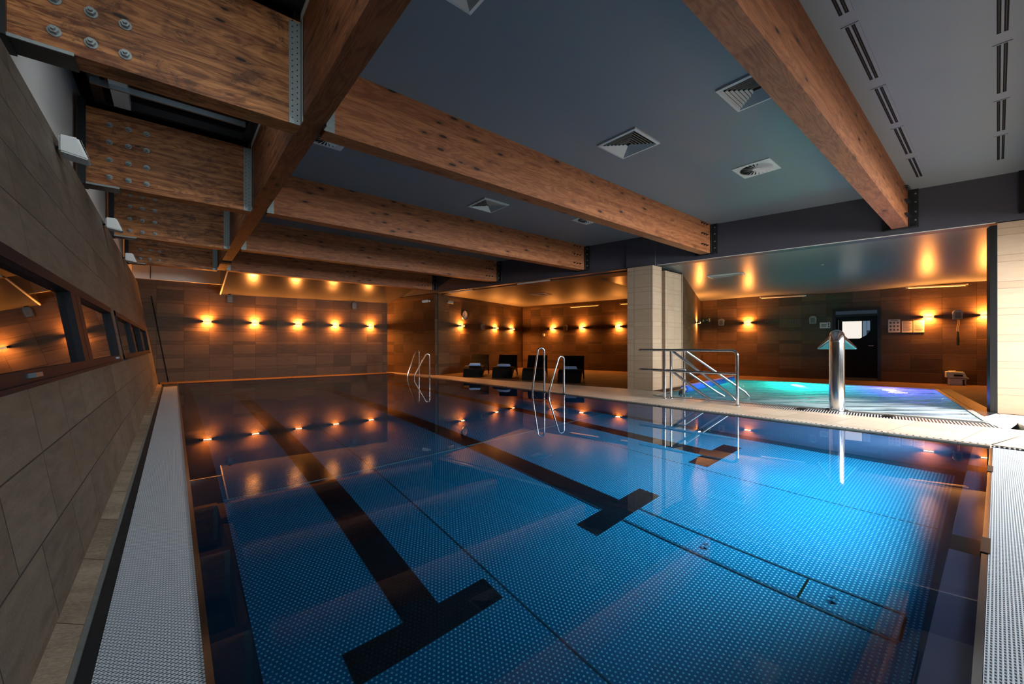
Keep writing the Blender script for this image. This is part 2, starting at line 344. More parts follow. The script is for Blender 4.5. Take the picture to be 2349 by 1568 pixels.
# ------------------------------------------------------------------ mesh helper
class B:
    def __init__(s): s.bm = bmesh.new()
    def hull(s, pts, faces):
        v = [s.bm.verts.new(p) for p in pts]
        for f in faces: s.bm.faces.new([v[i] for i in f])
        return s
    def box(s, a, b, mat=None):
        (x0, y0, z0), (x1, y1, z1) = a, b
        p = [(x0, y0, z0), (x1, y0, z0), (x1, y1, z0), (x0, y1, z0), (x0, y0, z1), (x1, y0, z1), (x1, y1, z1), (x0, y1, z1)]
        if mat is not None: p = [mat @ Vector(q) for q in p]
        return s.hull(p, [(0, 3, 2, 1), (4, 5, 6, 7), (0, 1, 5, 4), (1, 2, 6, 5), (2, 3, 7, 6), (3, 0, 4, 7)])
    def rbox(s, a, b, r=0.01, seg=2, mat=None):
        n0 = len(s.bm.verts); t = bmesh.new(); B.box(type('T', (), {'bm': t, 'hull': B.hull})(), a, b) if False else None
        tmp = B(); tmp.box(a, b)
        bmesh.ops.bevel(tmp.bm, geom=tmp.bm.edges[:], offset=r, segments=seg, affect='EDGES', profile=0.5)
        if mat is not None: tmp.bm.transform(mat)
        me = bpy.data.meshes.new('tmp'); tmp.bm.to_mesh(me); tmp.bm.free(); s.bm.from_mesh(me); bpy.data.meshes.remove(me)
        return s
    def prism(s, poly, z0, z1):
        n = len(poly)
        p = [(x, y, z0) for x, y in poly] + [(x, y, z1) for x, y in poly]
        fs = [tuple(range(n - 1, -1, -1)), tuple(range(n, 2 * n))] + [(i, (i + 1) % n, n + (i + 1) % n, n + i) for i in range(n)]
        return s.hull(p, fs)
    def prism_x(s, poly, x0, x1):                           # profile in yz swept along x
        n = len(poly)
        p = [(x0, y, z) for y, z in poly] + [(x1, y, z) for y, z in poly]
        fs = [tuple(range(n - 1, -1, -1)), tuple(range(n, 2 * n))] + [(i, (i + 1) % n, n + (i + 1) % n, n + i) for i in range(n)]
        return s.hull(p, fs)
    def tube(s, pts, r, n=10, closed=False, r1=None):
        pts = [Vector(p) for p in pts]; rings = []; m = len(pts); up0 = None
        for i, p in enumerate(pts):
            a = pts[(i - 1) % m] if (i > 0 or closed) else p
            b = pts[(i + 1) % m] if (i < m - 1 or closed) else p
            t = (b - a).normalized()
            if up0 is None:
                up0 = Vector((0, 0, 1)) if abs(t.z) < 0.9 else Vector((1, 0, 0))
            side = t.cross(up0)
            if side.length < 1e-5: side = t.orthogonal()
            side.normalize(); up0 = side.cross(t).normalized()
            rr = r if r1 is None else r + (r1 - r) * i / (m - 1)
            rings.append([s.bm.verts.new(p + rr * (math.cos(2 * PI * k / n) * side + math.sin(2 * PI * k / n) * up0)) for k in range(n)])
        for i in range(m if closed else m - 1):
            A, C = rings[i], rings[(i + 1) % m]
            for k in range(n): s.bm.faces.new((A[k], A[(k + 1) % n], C[(k + 1) % n], C[k]))
        if not closed:
            s.bm.faces.new(rings[0][::-1]); s.bm.faces.new(rings[-1])
        return s
    def lathe(s, prof, n=24, c=(0, 0, 0), axis='z'):
        rings = []
        for r, z in prof:
            ring = []
            for k in range(n):
                a = 2 * PI * k / n; q = (r * math.cos(a), r * math.sin(a), z)
                if axis == 'y': q = (q[0], q[2], q[1])
                if axis == 'x': q = (q[2], q[0], q[1])
                ring.append(s.bm.verts.new((q[0] + c[0], q[1] + c[1], q[2] + c[2])))
            rings.append(ring)
        for A, C in zip(rings, rings[1:]):
            for k in range(n): s.bm.faces.new((A[k], A[(k + 1) % n], C[(k + 1) % n], C[k]))
        s.bm.faces.new(rings[0][::-1]); s.bm.faces.new(rings[-1]); return s
    def strip(s, prof, x0, x1):                              # open yz polyline -> sheet along x
        a = [s.bm.verts.new((x0, y, z)) for y, z in prof]; b = [s.bm.verts.new((x1, y, z)) for y, z in prof]
        for i in range(len(prof) - 1): s.bm.faces.new((a[i], a[i + 1], b[i + 1], b[i]))
        return s


def mk(name, b, mat, parent=None, loc=None, rot=None, smooth=False, M4=None):
    bm = b.bm
    bmesh.ops.remove_doubles(bm, verts=bm.verts[:], dist=1e-6)
    if len(bm.faces) > 1: bmesh.ops.recalc_face_normals(bm, faces=bm.faces[:])
    me = bpy.data.meshes.new(name); bm.to_mesh(me); bm.free()
    me.materials.append(M[mat] if isinstance(mat, str) else mat)
    if smooth:
        for p in me.polygons: p.use_smooth = True
        try: me.set_sharp_from_angle(angle=math.radians(40))
        except Exception: pass
    o = bpy.data.objects.new(name, me); COL.objects.link(o)
    if parent is not None: o.parent = parent
    if loc is not None: o.location = loc
    if rot is not None: o.rotation_euler = rot
    if M4 is not None: o.matrix_local = M4
    return o


def tag(o, label, cat, group=None):
    o['label'] = label; o['category'] = cat
    if group: o['group'] = group
    return o


def thing(name, label, cat, loc=(0, 0, 0), rz=0.0, group=None):
    o = bpy.data.objects.new(name, None); COL.objects.link(o); o.empty_display_size = 0.1
    o.location = loc; o.rotation_euler = (0, 0, rz); return tag(o, label, cat, group)


def struct(name, b, mat, **kw):
    o = mk(name, b, mat, **kw)
    if kw.get('parent') is None: o['kind'] = 'structure'
    return o


def dup(root, loc, rz, label):
    r = root.copy(); COL.objects.link(r); r.location = loc; r.rotation_euler = (0, 0, rz); r['label'] = label
    for ch in list(root.children):
        c = ch.copy(); COL.objects.link(c); c.parent = r
        for gch in ch.children:
            d = gch.copy(); COL.objects.link(d); d.parent = c
    return r


# ------------------------------------------------------------------ plan
def fx(y): return 9.79 - 0.198 * y                           # pool-side face of the right-hand wall line
def jx(y): return 16.15 - 0.18 * y                           # far wall of the spa alcove
ZB, ZC = 3.066, 3.70                                        # beam soffit, ceiling
LEAN = math.atan(0.152)


def wall(name, p, q, z0, z1, thick, mat, openings=(), dz=0.0, holes_back=False):
    """wall slab from p to q (plan); local x along, y = outward (to the left of p->q is +y), front face on local y=0"""
    p, q = Vector((*p, 0)), Vector((*q, 0)); L = (q - p).length; a = math.atan2(q.y - p.y, q.x - p.x)
    b = B(); cuts = sorted({0.0, L, *[o[0] for o in openings], *[o[1] for o in openings]})
    for x0, x1 in zip(cuts, cuts[1:]):
        zs = [(z0, z1)]
        for (a0, a1, c0, c1) in openings:
            if a0 <= x0 + 1e-6 and a1 >= x1 - 1e-6: zs = [(z0, c0), (c1, z1)]
        for u, v in zs:
            if v - u > 1e-4: b.box((x0, 0, u), (x1, thick, v))
    return struct(name, b, mat, loc=(p.x, p.y, dz), rot=(0, 0, a))


# leaning wall on the left: local x = along pool, local z up the slope, outside at local +y
ML = Matrix.Translation((-0.35, 0, 0)) @ Matrix.Rotation(PI / 2, 4, 'Z') @ Matrix.Rotation(-LEAN, 4, 'X') @ Matrix.Diagonal((1, 1, 1, 1))
CL = 1 / math.cos(LEAN)                                     # slope length per metre of height
WZ0, WZ1 = 0.92 * CL, 1.53 * CL
win_open = [(0.6, 6.68), (7.16, 14.45)]
b = B()
xs = [-3.4, 0.6, 6.68, 7.16, 14.45, 16.2]
for x0, x1 in zip(xs, xs[1:]):
    if (x0, x1) in win_open:
        b.box((x0, 0, -0.1), (x1, 0.14, WZ0)); b.box((x0, 0, WZ1), (x1, 0.14, 2.93 * CL))
    else: b.box((x0, 0, -0.1), (x1, 0.14, 2.93 * CL))
struct('wall_left', b, 'stone_lean', M4=ML)
b = B(); b.box((-3.4, 0.145, 2.70), (16.2, 0.30, 4.35)); 
mup = Matrix.Translation((-0.765, 0, 0)) @ Matrix.Rotation(PI / 2, 4, 'Z')
struct('wall_left_upper', b, 'plaster', M4=mup)


def leanwin(idx, x0, x1, mull, mw):
    fr = B(); t = 0.055
    fr.box((x0, -0.012, WZ0), (x1, 0.16, WZ0 + t)); fr.box((x0, -0.012, WZ1 - t * 1.2), (x1, 0.16, WZ1))
    fr.box((x0, -0.012, WZ0), (x0 + t, 0.16, WZ1)); fr.box((x1 - t, -0.012, WZ0), (x1, 0.16, WZ1))
    root = struct('window_%d' % idx, fr, 'frame', M4=ML)
    for k, xm in enumerate(mull):
        mb = B(); mb.box((xm - mw, -0.010, WZ0 + t), (xm - 0.008, 0.13, WZ1 - t)); mk('mullion', mb, 'frame', root); mb = B(); mb.box((xm + 0.008, -0.010, WZ0 + t), (xm + mw, 0.13, WZ1 - t))
        mk('mullion', mb, 'frame', root)
    edges = [x0 + t] + sum([[xm - mw, xm + mw] for xm in mull], []) + [x1 - t]
    for a, c in zip(edges[::2], edges[1::2]):
        g = B(); g.box((a, 0.026, WZ0 + t), (c, 0.034, WZ1 - t * 1.2)); mk('pane', g, 'glass', root)
    sill = B(); sill.box((x0 - 0.01, -0.03, WZ0 - 0.02), (x1 + 0.01, 0.05, WZ0)); mk('window_sill', sill, 'frame', root)
    return root


w1 = leanwin(1, 0.6, 6.68, [4.41], 0.19)
w2 = leanwin(2, 7.16, 14.45, [9.4, 11.8], 0.10)
for xh in (2.75, 6.25):
    hb = B(); hb.box((xh - 0.06, -0.035, WZ0 + 0.02), (xh + 0.06, -0.012, WZ0 + 0.04)); mk('handle', hb, 'alu', w1)
# room behind the windows and the curtains hung in it
b = B(); b.box((-2.4, 0.2, 0.4), (-2.3, 15.0, 2.4)); b.box((-2.4, 0.2, 0.35), (-0.62, 15.0, 0.4)); b.box((-2.4, 0.2, 2.4), (-1.0, 15.0, 2.45))
struct('wall_beyond_windows', b, 'curtain')
def curtain(name, lab, x0, x1, mat, amp=0.018, yo=0.10):
    c = B(); n = max(10, int((x1 - x0) * 50)); prev = None
    f, k = [], 0
    for i in range(n + 1):
        x = x0 + (x1 - x0) * i / n; f.append((x, yo + amp * math.sin(i * 1.15)))
    poly = f + [(x, y + 0.01) for x, y in reversed(f)]
    c.prism(poly, WZ0 + 0.06, WZ1 - 0.07)
    o = mk(name, c, mat, M4=ML); return tag(o, lab, 'curtain')
curtain('curtain', 'dark folded curtain behind the pane of the near window on the leaning wall', 3.35, 3.85, 'curtain')
for i, (a, c) in enumerate([(7.6, 7.9), (8.3, 8.75), (10.0, 10.5)]):
    curtain('curtain', ['narrow cream curtain nearest in the far window of the leaning wall', 'cream curtain at the middle of the far window strip in the leaning wall',
                        'cream curtain past the second mullion of the far leaning window'][i], a, c, 'cream')

# back wall, with a groove parallel to the leaning wall
bw = wall('wall_back', (-1.0, 15.85), (7.3, 15.85), -0.1, 3.05, 0.2, 'stone_warm')
b = B(); b.hull([(-0.135, 15.846, 0.0), (-0.105, 15.846, 0.0), (-0.485, 15.846, 2.55), (-0.515, 15.846, 2.55),
                 (-0.135, 15.852, 0.0), (-0.105, 15.852, 0.0), (-0.485, 15.852, 2.55), (-0.515, 15.852, 2.55)],
                [(0, 1, 2, 3), (4, 7, 6, 5), (0, 4, 5, 1), (1, 5, 6, 2), (2, 6, 7, 3), (3, 7, 4, 0)])
struct('trim_groove', b, 'blackmat')
b = B(); b.box((-1.0, 15.80, 3.03), (1.14, 16.05, 4.3)); struct('wall_back_upper', b, 'plaster')
b = B(); b.box((-0.52, 15.775, 3.04), (-0.50, 15.80, 3.6)); struct('trim_plaster_joint', b, 'fascia')
# side wall at the far end, pilaster, alcove walls
wall('wall_far_side', (fx(12.98), 12.98), (fx(16.0), 16.0), -0.1, 2.95, -0.2, 'stone_warm')
b = B(); b.box((6.93, 15.55, -0.1), (7.3, 15.86, 2.9)); b.box((6.86, 15.80, -0.1), (6.93, 15.86, 2.9)); struct('wall_far_pilaster', b, 'stone_warm')
wall('wall_clock', (7.36, 12.98), (13.16, 14.90), -0.1, 3.0, 0.2, 'stone_warm')
wall('wall_alcove_corner', (13.11, 14.95), (13.19, 13.60), -0.1, 3.0, 0.2, 'stone_warm')
wall('wall_lounge', (13.17, 13.70), (14.62, 6.9), -0.1, 3.0, 0.2, 'stone_warm')
wall('wall_partition', (10.05, 5.21), (15.0, 7.04), -0.1, 3.0, 0.22, 'stone_warm')
door_a, door_b = 3.255, 2.17
jp, jq = (jx(7.06), 7.06), (jx(-3.2), -3.2)
jl = math.hypot(jq[0] - jp[0], jq[1] - jp[1]); ks = jl / (7.06 + 3.2)
wall('wall_spa', jp, jq, -0.1, 3.0, 0.2, 'stone_warm', [((7.06 - door_a) * ks, (7.06 - door_b) * ks, 0.0, 2.185)])
b = B(); b.box((0.0, -0.05, 0.0), (0.38, 0.0, 2.85)); struct('wall_spa_pilaster', b, 'stone_warm', loc=(jx(6.97), 6.97, 0), rot=(0, 0, math.atan2(-1, 0.18)))

# pillars on the wall line
b = B(); b.prism([(8.52, 5.80), (8.64, 5.19), (9.04, 5.19), (8.98, 5.80)], -0.1, 2.96); struct('wall_pillar_front', b, 'stone_pale')
b = B(); b.prism([(9.00, 5.72), (9.06, 5.30), (9.24, 5.30), (9.24, 5.72)], -0.1, 2.90); struct('wall_pillar_recess', b, 'stone_pale')
b = B(); b.prism([(9.20, 5.80), (9.20, 5.19), (10.11, 5.22), (10.11, 5.80)], -0.1, 2.90); struct('wall_pillar_rear', b, 'stone_pale')
b = B(); b.prism([(9.79, 0.0), (9.79 + 0.35, -0.9), (10.6, -0.9), (10.6, 0.0)], -0.1, 2.96)
b2 = B(); b2.prism([(9.80, 0.0), (9.99, -0.95), (10.9, -0.95), (10.8, 0.0)], -0.1, 2.96); struct('wall_pillar_right', b2, 'stone_pale')
b.bm.free()
b = B(); b.prism([(9.785, 0.0), (9.775, 0.075), (9.96, 0.11), (9.97, 0.0)], 0.0, 2.93); struct('trim_jamb', b, 'black')

# fascia over the pillars (downstand) with a proud pad over the front pillar
fp, fq = (fx(16.0), 16.0), (fx(-3.2), -3.2)
wall('wall_fascia', fq, fp, 2.975, 3.75, -0.32, 'fascia')
b = B(); b.prism([(fx(5.88) - 0.035, 5.88), (fx(5.18) - 0.035, 5.18), (fx(5.18) + 0.02, 5.18), (fx(5.88) + 0.02, 5.88)], 2.955, 3.62); struct('trim_pillar_pad', b, 'fascia')

b = B(); b.prism([(fx(5.15) - .004, 5.15), (fx(0.02) - .004, 0.02), (fx(0.02) + .02, 0.02), (fx(5.15) + .02, 5.15)], 2.966, 2.976); struct('trim_lit_edge', b, 'plaster')  # white strip standing in for the lit edge of the spa ceiling
# ceilings
b = B(); b.hull([(1.0, -3.2, ZC), (fx(-3.2) + .1, -3.2, ZC), (fx(13.2) + .1, 13.2, ZC), (1.0, 13.2, ZC),
                 (1.0, -3.2, ZC + .1), (fx(-3.2) + .1, -3.2, ZC + .1), (fx(13.2) + .1, 13.2, ZC + .1), (1.0, 13.2, ZC + .1)],
                [(0, 3, 2, 1), (4, 5, 6, 7), (0, 1, 5, 4), (1, 2, 6, 5), (2, 3, 7, 6), (3, 0, 4, 7)])
struct('ceiling', b, 'ceil')
# sloping soffit between the last beam and the back wall
zA, zB_ = 3.235, 2.725
b = B(); x0, x1 = 1.14, 7.9
b.hull([(x0, 13.19, zA), (x1, 13.19, zA + 0.03), (x1, 15.86, zB_ + 0.10), (x0, 15.86, zB_), (x0, 13.19, zA + .3), (x1, 13.19, zA + .3), (x1, 15.86, zB_ + .8), (x0, 15.86, zB_ + .8)],
       [(0, 3, 2, 1), (4, 5, 6, 7), (0, 1, 5, 4), (1, 2, 6, 5), (2, 3, 7, 6), (3, 0, 4, 7)])
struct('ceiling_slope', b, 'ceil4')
b = B(); b.hull([(1.13, 13.6, 3.13), (1.16, 13.6, 3.13), (1.16, 15.82, 2.71), (1.13, 15.82, 2.71), (1.13, 13.6, 3.17), (1.16, 13.6, 3.17), (1.16, 15.82, 2.75), (1.13, 15.82, 2.75)],
               [(0, 3, 2, 1), (4, 5, 6, 7), (0, 1, 5, 4), (1, 2, 6, 5), (2, 3, 7, 6), (3, 0, 4, 7)]); struct('trim_soffit', b, 'plaster')
# spa alcove: stretched ceiling that sags towards the far wall; lounge alcove: flat
b = B(); NX, NY = 30, 34; V = []
for j in range(NY + 1):
    y = -3.2 + (7.2 + 3.2) * j / NY; row = []
    for i in range(NX + 1):
        t = i / NX; xa, xb = fx(y) + 0.30, jx(y) + 0.1
        z = 2.985 - 0.285 * t - 0.02 * math.sin(PI * t) + 0.028 * math.sin(y * 1.35 + 0.6) * t
        row.append(b.bm.verts.new((xa + (xb - xa) * t, y, z)))
    V.append(row)
for j in range(NY):
    for i in range(NX): b.bm.faces.new((V[j][i], V[j + 1][i], V[j + 1][i + 1], V[j][i + 1]))
struct('ceiling_spa', b, 'ceil2', smooth=True)
b = B(); b.prism([(fx(5.9) + .3, 5.75), (15.2, 7.2), (13.4, 15.2), (fx(15) + .3, 15.0)], 2.955, 3.0); struct('ceiling_lounge', b, 'ceil3')
b = B(); b.prism([(9.2, -3.3), (17.2, -3.3), (15.2, 7.4), (13.6, 16.2), (6.4, 16.2)], 3.76, 3.86); struct('ceiling_roof_right', b, 'blackmat')

# roof glazing over the left bay
b = B()
for ya, yb in ((-3.4, 1.2), (3.96, 4.2), (6.96, 7.2), (9.96, 10.2), (12.96, 16.1)): b.box((-1.1, ya, 4.30), (1.0, yb, 4.40))
b.box((-1.1, 1.2, 4.30), (-0.62, 12.96, 4.40)); b.box((0.76, 1.2, 4.30), (1.0, 12.96, 4.40)); struct('ceiling_roof_left', b, 'blackmat')
for k, y0 in enumerate((4.2, 7.2, 10.2, 1.2)):
    fr = B(); za = 4.02
    fr.box((-0.72, y0, za), (-0.62, y0 + 2.76, 4.3)); fr.box((0.76, y0, za), (0.86, y0 + 2.76, 4.3))
    fr.box((-0.62, y0, za), (0.76, y0 + 0.5, 4.3)); fr.box((-0.62, y0 + 2.70, za), (0.76, y0 + 2.76, 4.3))
    rw = struct('window_%d' % (3 + k), fr, 'black')
    g = B(); g.box((-0.62, y0 + .5, 4.12), (0.76, y0 + 2.70, 4.13)); mk('pane', g, 'roofglass', rw)
    a = B(); a.prism_x([(y0 + 2.13, 3.955), (y0 + 2.145, 3.955), (y0 + 2.147, 3.965), (y0 + 2.185, 3.967), (y0 + 2.19, 4.0), (y0 + 2.23, 4.0), (y0 + 2.23, 4.02), (y0 + 2.13, 4.02)], -0.70, 0.73)
    mk('transom', a, 'alu', rw)
    pz = B(); pz.box((-0.55, y0 + 1.0, 4.0), (-0.40, y0 + 2.69, 4.10)); mk('frame_reveal', pz, 'plaster', rw); pz = B(); pz.box((0.87, y0, 3.96), (0.90, y0 + 2.76, 4.3)); mk('frame_reveal', pz, 'plaster', rw)

# end wall behind the camera with its glazing
b = B(); b.box((-1.3, -3.4, -0.1), (17.0, -3.25, 0.15)); b.box((0.85, -3.4, 2.95), (17.0, -3.25, 4.4)); b.box((-1.3, -3.4, 3.95), (0.85, -3.25, 4.4)); b.box((-1.3, -3.4, 2.7), (-0.6, -3.25, 3.95)); b.box((-1.3, -3.4, 0.15), (-0.6, -3.25, 2.95)); b.box((9.9, -3.4, 0.15), (17, -3.25, 2.95))  # upper left opening made for the added left lamp
b.box((2.7, -3.4, 0.15), (3.9, -3.25, 2.95)); struct('wall_near', b, 'plaster')
b = B(); b.box((10.35, -3.3, -0.1), (10.5, -0.9, 3.0)); struct('wall_near_right', b, 'stone_pale')

# ------------------------------------------------------------------ pool
PX0, PX1, PY0, PY1, PD = 0.10, 6.60, 0.055, 15.05, -1.35
b = B(); b.box((PX0 - .04, PY0 - .04, PD - .1), (PX1 + .04, PY1 + .04, PD)); struct('floor_pool', b, 'poolmargin')
b = B(); t = 0.03
b.box((PX0 - t, PY0 - t, PD), (PX0, PY1 + t, -0.004)); b.box((PX1, PY0 - t, PD), (PX1 + t, PY1 + t, -0.004))
b.box((PX0, PY0 - t, PD), (PX1, 0.170, -0.05)); b.box((PX0, PY0 - t, -0.05), (PX1, PY0, -0.004)); b.box((PX0, PY1, PD), (PX1, PY1 + t, -0.004)); struct('wall_pool', b, 'poolside')
b = B(); b.box((0.37, 0.29, PD), (6.40, 14.85, PD + 0.003)); struct('floor_pool_studded', b, 'poolfloor')
b = B(); b.hull([(PX0, PY0, 0), (PX1, PY0, 0), (PX1, PY1, 0), (PX0, PY1, 0)], [(0, 1, 2, 3)])
pw = mk('pool_water', b, 'water'); tag(pw, 'still blue water filling the long swimming pool', 'water'); pw['kind'] = 'stuff'
for k, (xc, name) in enumerate(((1.268, 'first'), (3.335, 'middle'), (5.42, 'third'))):
    b = B(); z1 = PD + 0.006
    b.prism([(xc - .51, 2.232), (xc + .51, 2.232), (xc + .51, 2.468), (xc + .129, 2.468), (xc + .129, 12.30), (xc + .51, 12.30), (xc + .51, 12.53), (xc - .51, 12.53), (xc - .51, 12.30),
             (xc - .129, 12.30), (xc - .129, 2.468), (xc - .51, 2.468)], PD + 0.003, z1)
    o = mk('lane_line', b, 'lane'); tag(o, ['black lane line on the pool floor nearest the leaning wall', 'black lane line along the middle of the pool floor', 'black lane line on the pool floor nearest the sunbeds'][k], 'lane marking', 'lane lines on the pool floor')
    b = B(); b.prism_x([(PY0 - .03, 0.007), (PY0 - .03, 0.011), (PY0 + .004, 0.011), (PY0 + .004, -0.046), (0.174, -0.046), (0.174, -0.80), (0.170, -0.80), (0.170, -0.050), (PY0, -0.050), (PY0, 0.007)], xc - .125, xc + .125)
    o = mk('end_wall_marking', b, 'black'); tag(o, ['black lane marking on the near pool wall by the leaning wall', 'black lane marking on the near pool wall at the middle lane', 'black lane marking on the near pool wall nearest the paved strip'][k], 'lane marking', 'lane markings on the near pool wall')
# supply channel covers along the middle lane, floor seams
ch = thing('inlet_channel', 'studded steel inlet channel strip let into the pool floor along the middle lane', 'channel', (3.335, 0.37, PD))
for s_ in (-1, 1):
    b = B(); b.box((s_ * 0.140 - 0.008, 0.0, 0.0035), (s_ * 0.140 + 0.008, 1.855, 0.012)); mk('rim', b, 'seam', ch)
    b = B(); b.box((3.335 + s_ * 0.140 - 0.008, 2.475, PD + 0.0035), (3.335 + s_ * 0.140 + 0.008, 12.29, PD + 0.012)); struct('trim_lane_edge', b, 'seam')
for y0, y1 in ((0.0, 0.485), (0.50, 1.86)):
    b = B(); b.box((-0.116, y0, 0.003), (0.116, y1, 0.007)); mk('cover_plate', b, 'poolfloor', ch)
b = B(); b.box((-0.118, 0.485, 0.0035), (0.118, 0.500, 0.009)); mk('joint', b, 'blackmat', ch)
b = B(); b.box((-0.118, -0.012, 0.0035), (0.118, 0.0, 0.009)); mk('end_joint', b, 'blackmat', ch)
for y in (0.33, 1.16):
    for s in (-1, 1):
        b = B(); b.hull([(s * .022, y - .035, .007), (s * .050, y, .007), (s * .022, y + .035, .007), (s * .030, y, .035)], [(0, 1, 3), (1, 2, 3), (2, 0, 3), (0, 2, 1)]); mk('nozzle', b, 'chrome', ch)
for xs_ in (1.844, 4.815):
    b = B(); b.box((xs_ - .006, 0.29, PD + .003), (xs_ + .006, 14.85, PD + .006)); struct('trim_floor_seam', b, 'seam')
b = B(); b.box((0.37, 4.835, PD + .003), (6.40, 4.860, PD + .010)); struct('trim_weld', b, 'seamlight')

# unseen fill light added under water to brighten the pool floor
t = thing('added_pool_strip', 'unseen fill light added at the near pool wall to brighten the floor', 'lamp', (5.05, 0.176, -0.24))
b = B(); b.box((-1.35, -0.03, -0.03), (1.35, 0.002, 0.03)); mk('housing', b, 'poolside', t)
b = B(); b.box((-1.3, 0.002, -0.02), (1.3, 0.004, 0.02)); mk('lens', b, 'addedlens', t)
l = bpy.data.lights.new('added_pool_light', 'AREA'); l.shape = 'RECTANGLE'; l.size = 2.6; l.size_y = 0.06; l.energy = 225; l.color = (0.74, 1.0, 0.98); l.spread = math.radians(125)
o = bpy.data.objects.new('added_pool_light', l); COL.objects.link(o); o.parent = t; o.location = (0, 0.03, 0); o.rotation_euler = (math.radians(68), 0, 0)

# deck-level rims and gutters
b = B(); b.box((PX0 - .022, PY0 - .05, -0.03), (PX0, PY1 + .02, 0.006)); struct('trim_rim_left', b, 'chrome')
b = B(); b.box((PX0 - .02, PY0 - .022, -0.03), (PX1 + 0.02, PY0, 0.006)); struct('trim_rim_near', b, 'chrome')
b = B(); b.box((PX0 - .2, PY1, -0.03), (PX1 + 0.3, PY1 + .03, 0.008)); struct('trim_rim_far', b, 'dsteel')
b = B(); b.box((0, 0, 0), (0.282, 14.28, 0.012)); gt = mk('gutter_grating', b, 'grating', loc=(-0.204, -0.1, -0.012)); tag(gt, 'long pale perforated grating over the gutter along the leaning wall', 'grating')
b = B(); b.box((0, 0, 0), (6.40, 0.45, 0.012)); gt = mk('gutter_grating', b, 'grating', loc=(0.18, PY0 - .474, -0.008)); tag(gt, 'white perforated grating over the gutter at the near end of the pool', 'grating')
b = B(); b.box((-0.262, -3.2, -0.08), (-0.204, 15.85, -0.03)); struct('trim_channel', b, 'rubber')
b = B(); b.box((-0.27, -3.2, -0.08), (-0.252, 15.0, -0.004)); struct('trim_channel_lip', b, 'steel')
b = B(); b.box((0, 0, -0.08), (0.115, 18.3, 0.004)); struct('trim_curb', b, 'curb', loc=(-0.382, -3.2, 0))
b = B(); b.box((-0.21, 14.18, -0.05), (PX0 - .02, 15.1, -0.006)); struct('floor_gutter_end', b, 'dsteel')
b = B(); b.box((0, 0, 0), (0.62, 0.06, 0.014)); dg = mk('drain_grate', b, 'slotgrate', loc=(6.625, 0.05, -0.004), rot=(0, 0, -PI / 2)); tag(dg, 'short slotted drain grate at the near corner of the paved strip', 'grating')
b = B(); b.box((0, 0, 0), (15.0, 0.028, 0.004)); dg = mk('overflow_edge', b, 'slotgrate2', loc=(6.632, 15.05, 0.0185), rot=(0, 0, -PI / 2)); tag(dg, 'notched overflow edge between the pool water and the paved strip', 'edge')

# deck
def quad(b, pts, z0, z1): b.prism(pts, z0, z1)
JN0, JN1 = (8.56, 0.12), (7.83, 4.62)                        # near edge of the spa water
JF0, JF1 = (13.86, 0.96), (13.25, 5.25)                      # far edge
GO0, GO1 = (8.06, -0.05), (7.40, 4.60)                       # outer edge of its slotted gutter
zd = 0.018
b = B()
b.prism([(6.60, 0.05), (8.10, -0.30), GO0, GO1, (6.60, 4.60)], -0.12, zd)
b.prism([(6.60, 4.60), (8.55, 4.60), (8.55, 5.6), (7.55, 10.6), (7.3, 13.0), (7.0, 15.85), (6.60, 15.85)], -0.12, zd)
b.prism([(6.66, 0.05), (6.66, -3.3), (9.9, -3.3), (9.8, 0.0), (8.10, -0.30)], -0.12, zd)
struct('floor', b, 'deck')
b = B()
b.prism([(8.55, 4.705), (13.25, 5.25), (15.2, 7.0), (13.4, 14.9), (7.3, 13.0), (7.55, 10.6), (8.55, 5.6)], -0.12, zd)
b.prism([(13.25, 5.25), JF0, (16.2, 1.2), (15.2, 7.0)], -0.12, zd); 
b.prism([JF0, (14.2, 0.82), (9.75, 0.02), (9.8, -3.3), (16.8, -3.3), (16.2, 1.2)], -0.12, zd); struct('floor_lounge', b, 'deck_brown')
b = B(); b.box((-0.25, -3.3, -0.2), (6.66, -0.42, 0.0)); struct('floor_near', b, 'deck')
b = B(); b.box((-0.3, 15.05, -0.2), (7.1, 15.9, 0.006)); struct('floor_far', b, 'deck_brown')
b = B(); b.box((-3.0, -4.0, -2.4), (18, 17, -2.3)); struct('floor_ground', b, 'blackmat')
b = B(); L = math.hypot(GO1[0] - GO0[0], GO1[1] - GO0[1]); b.box((0, -0.335, 0), (L, 0.0, 0.012))
dg = mk('spa_gutter_grate', b, 'slotgrate', loc=(GO0[0], GO0[1], zd - 0.0125), rot=(0, 0, math.atan2(GO1[1] - GO0[1], GO1[0] - GO0[0])))
tag(dg, 'slotted white gutter grate along the front edge of the spa pool', 'grating')
for k, y in enumerate((0.98, 2.02)):
    xo = GO0[0] + (GO1[0] - GO0[0]) * (y - GO0[1]) / (GO1[1] - GO0[1])
    b = B(); b.box((0, 0, 0), (0.17, 0.11, 0.016)); o = mk('drain_box', b, 'black', loc=(xo + 0.12, y, zd)); tag(o, ['black drain box in the spa gutter to the right of the spout', 'black drain box in the spa gutter left of the spout'][k], 'drain box')
b = B(); b.hull([(13.87, .875, 0.019), (9.12, 0.125, 0.019), (9.75, 0.0, 0.019), (14.25, 0.74, 0.019), (13.87, .875, 0.026), (9.12, 0.125, 0.026), (9.75, 0.0, 0.026), (14.25, 0.74, 0.026)],
               [(0, 3, 2, 1), (4, 5, 6, 7), (0, 1, 5, 4), (1, 2, 6, 5), (2, 3, 7, 6), (3, 0, 4, 7)])
gs = mk('spa_gutter_cover', b, 'dsteel'); tag(gs, 'dark gutter cover along the right end of the spa pool', 'grating')
b = B(); b.prism([(8.58, 0.10), (9.05, 0.19), (9.75, 0.03), (8.9, -0.18), (8.2, -0.1)], 0.0, 0.024); struct('floor_spa_corner', b, 'white')
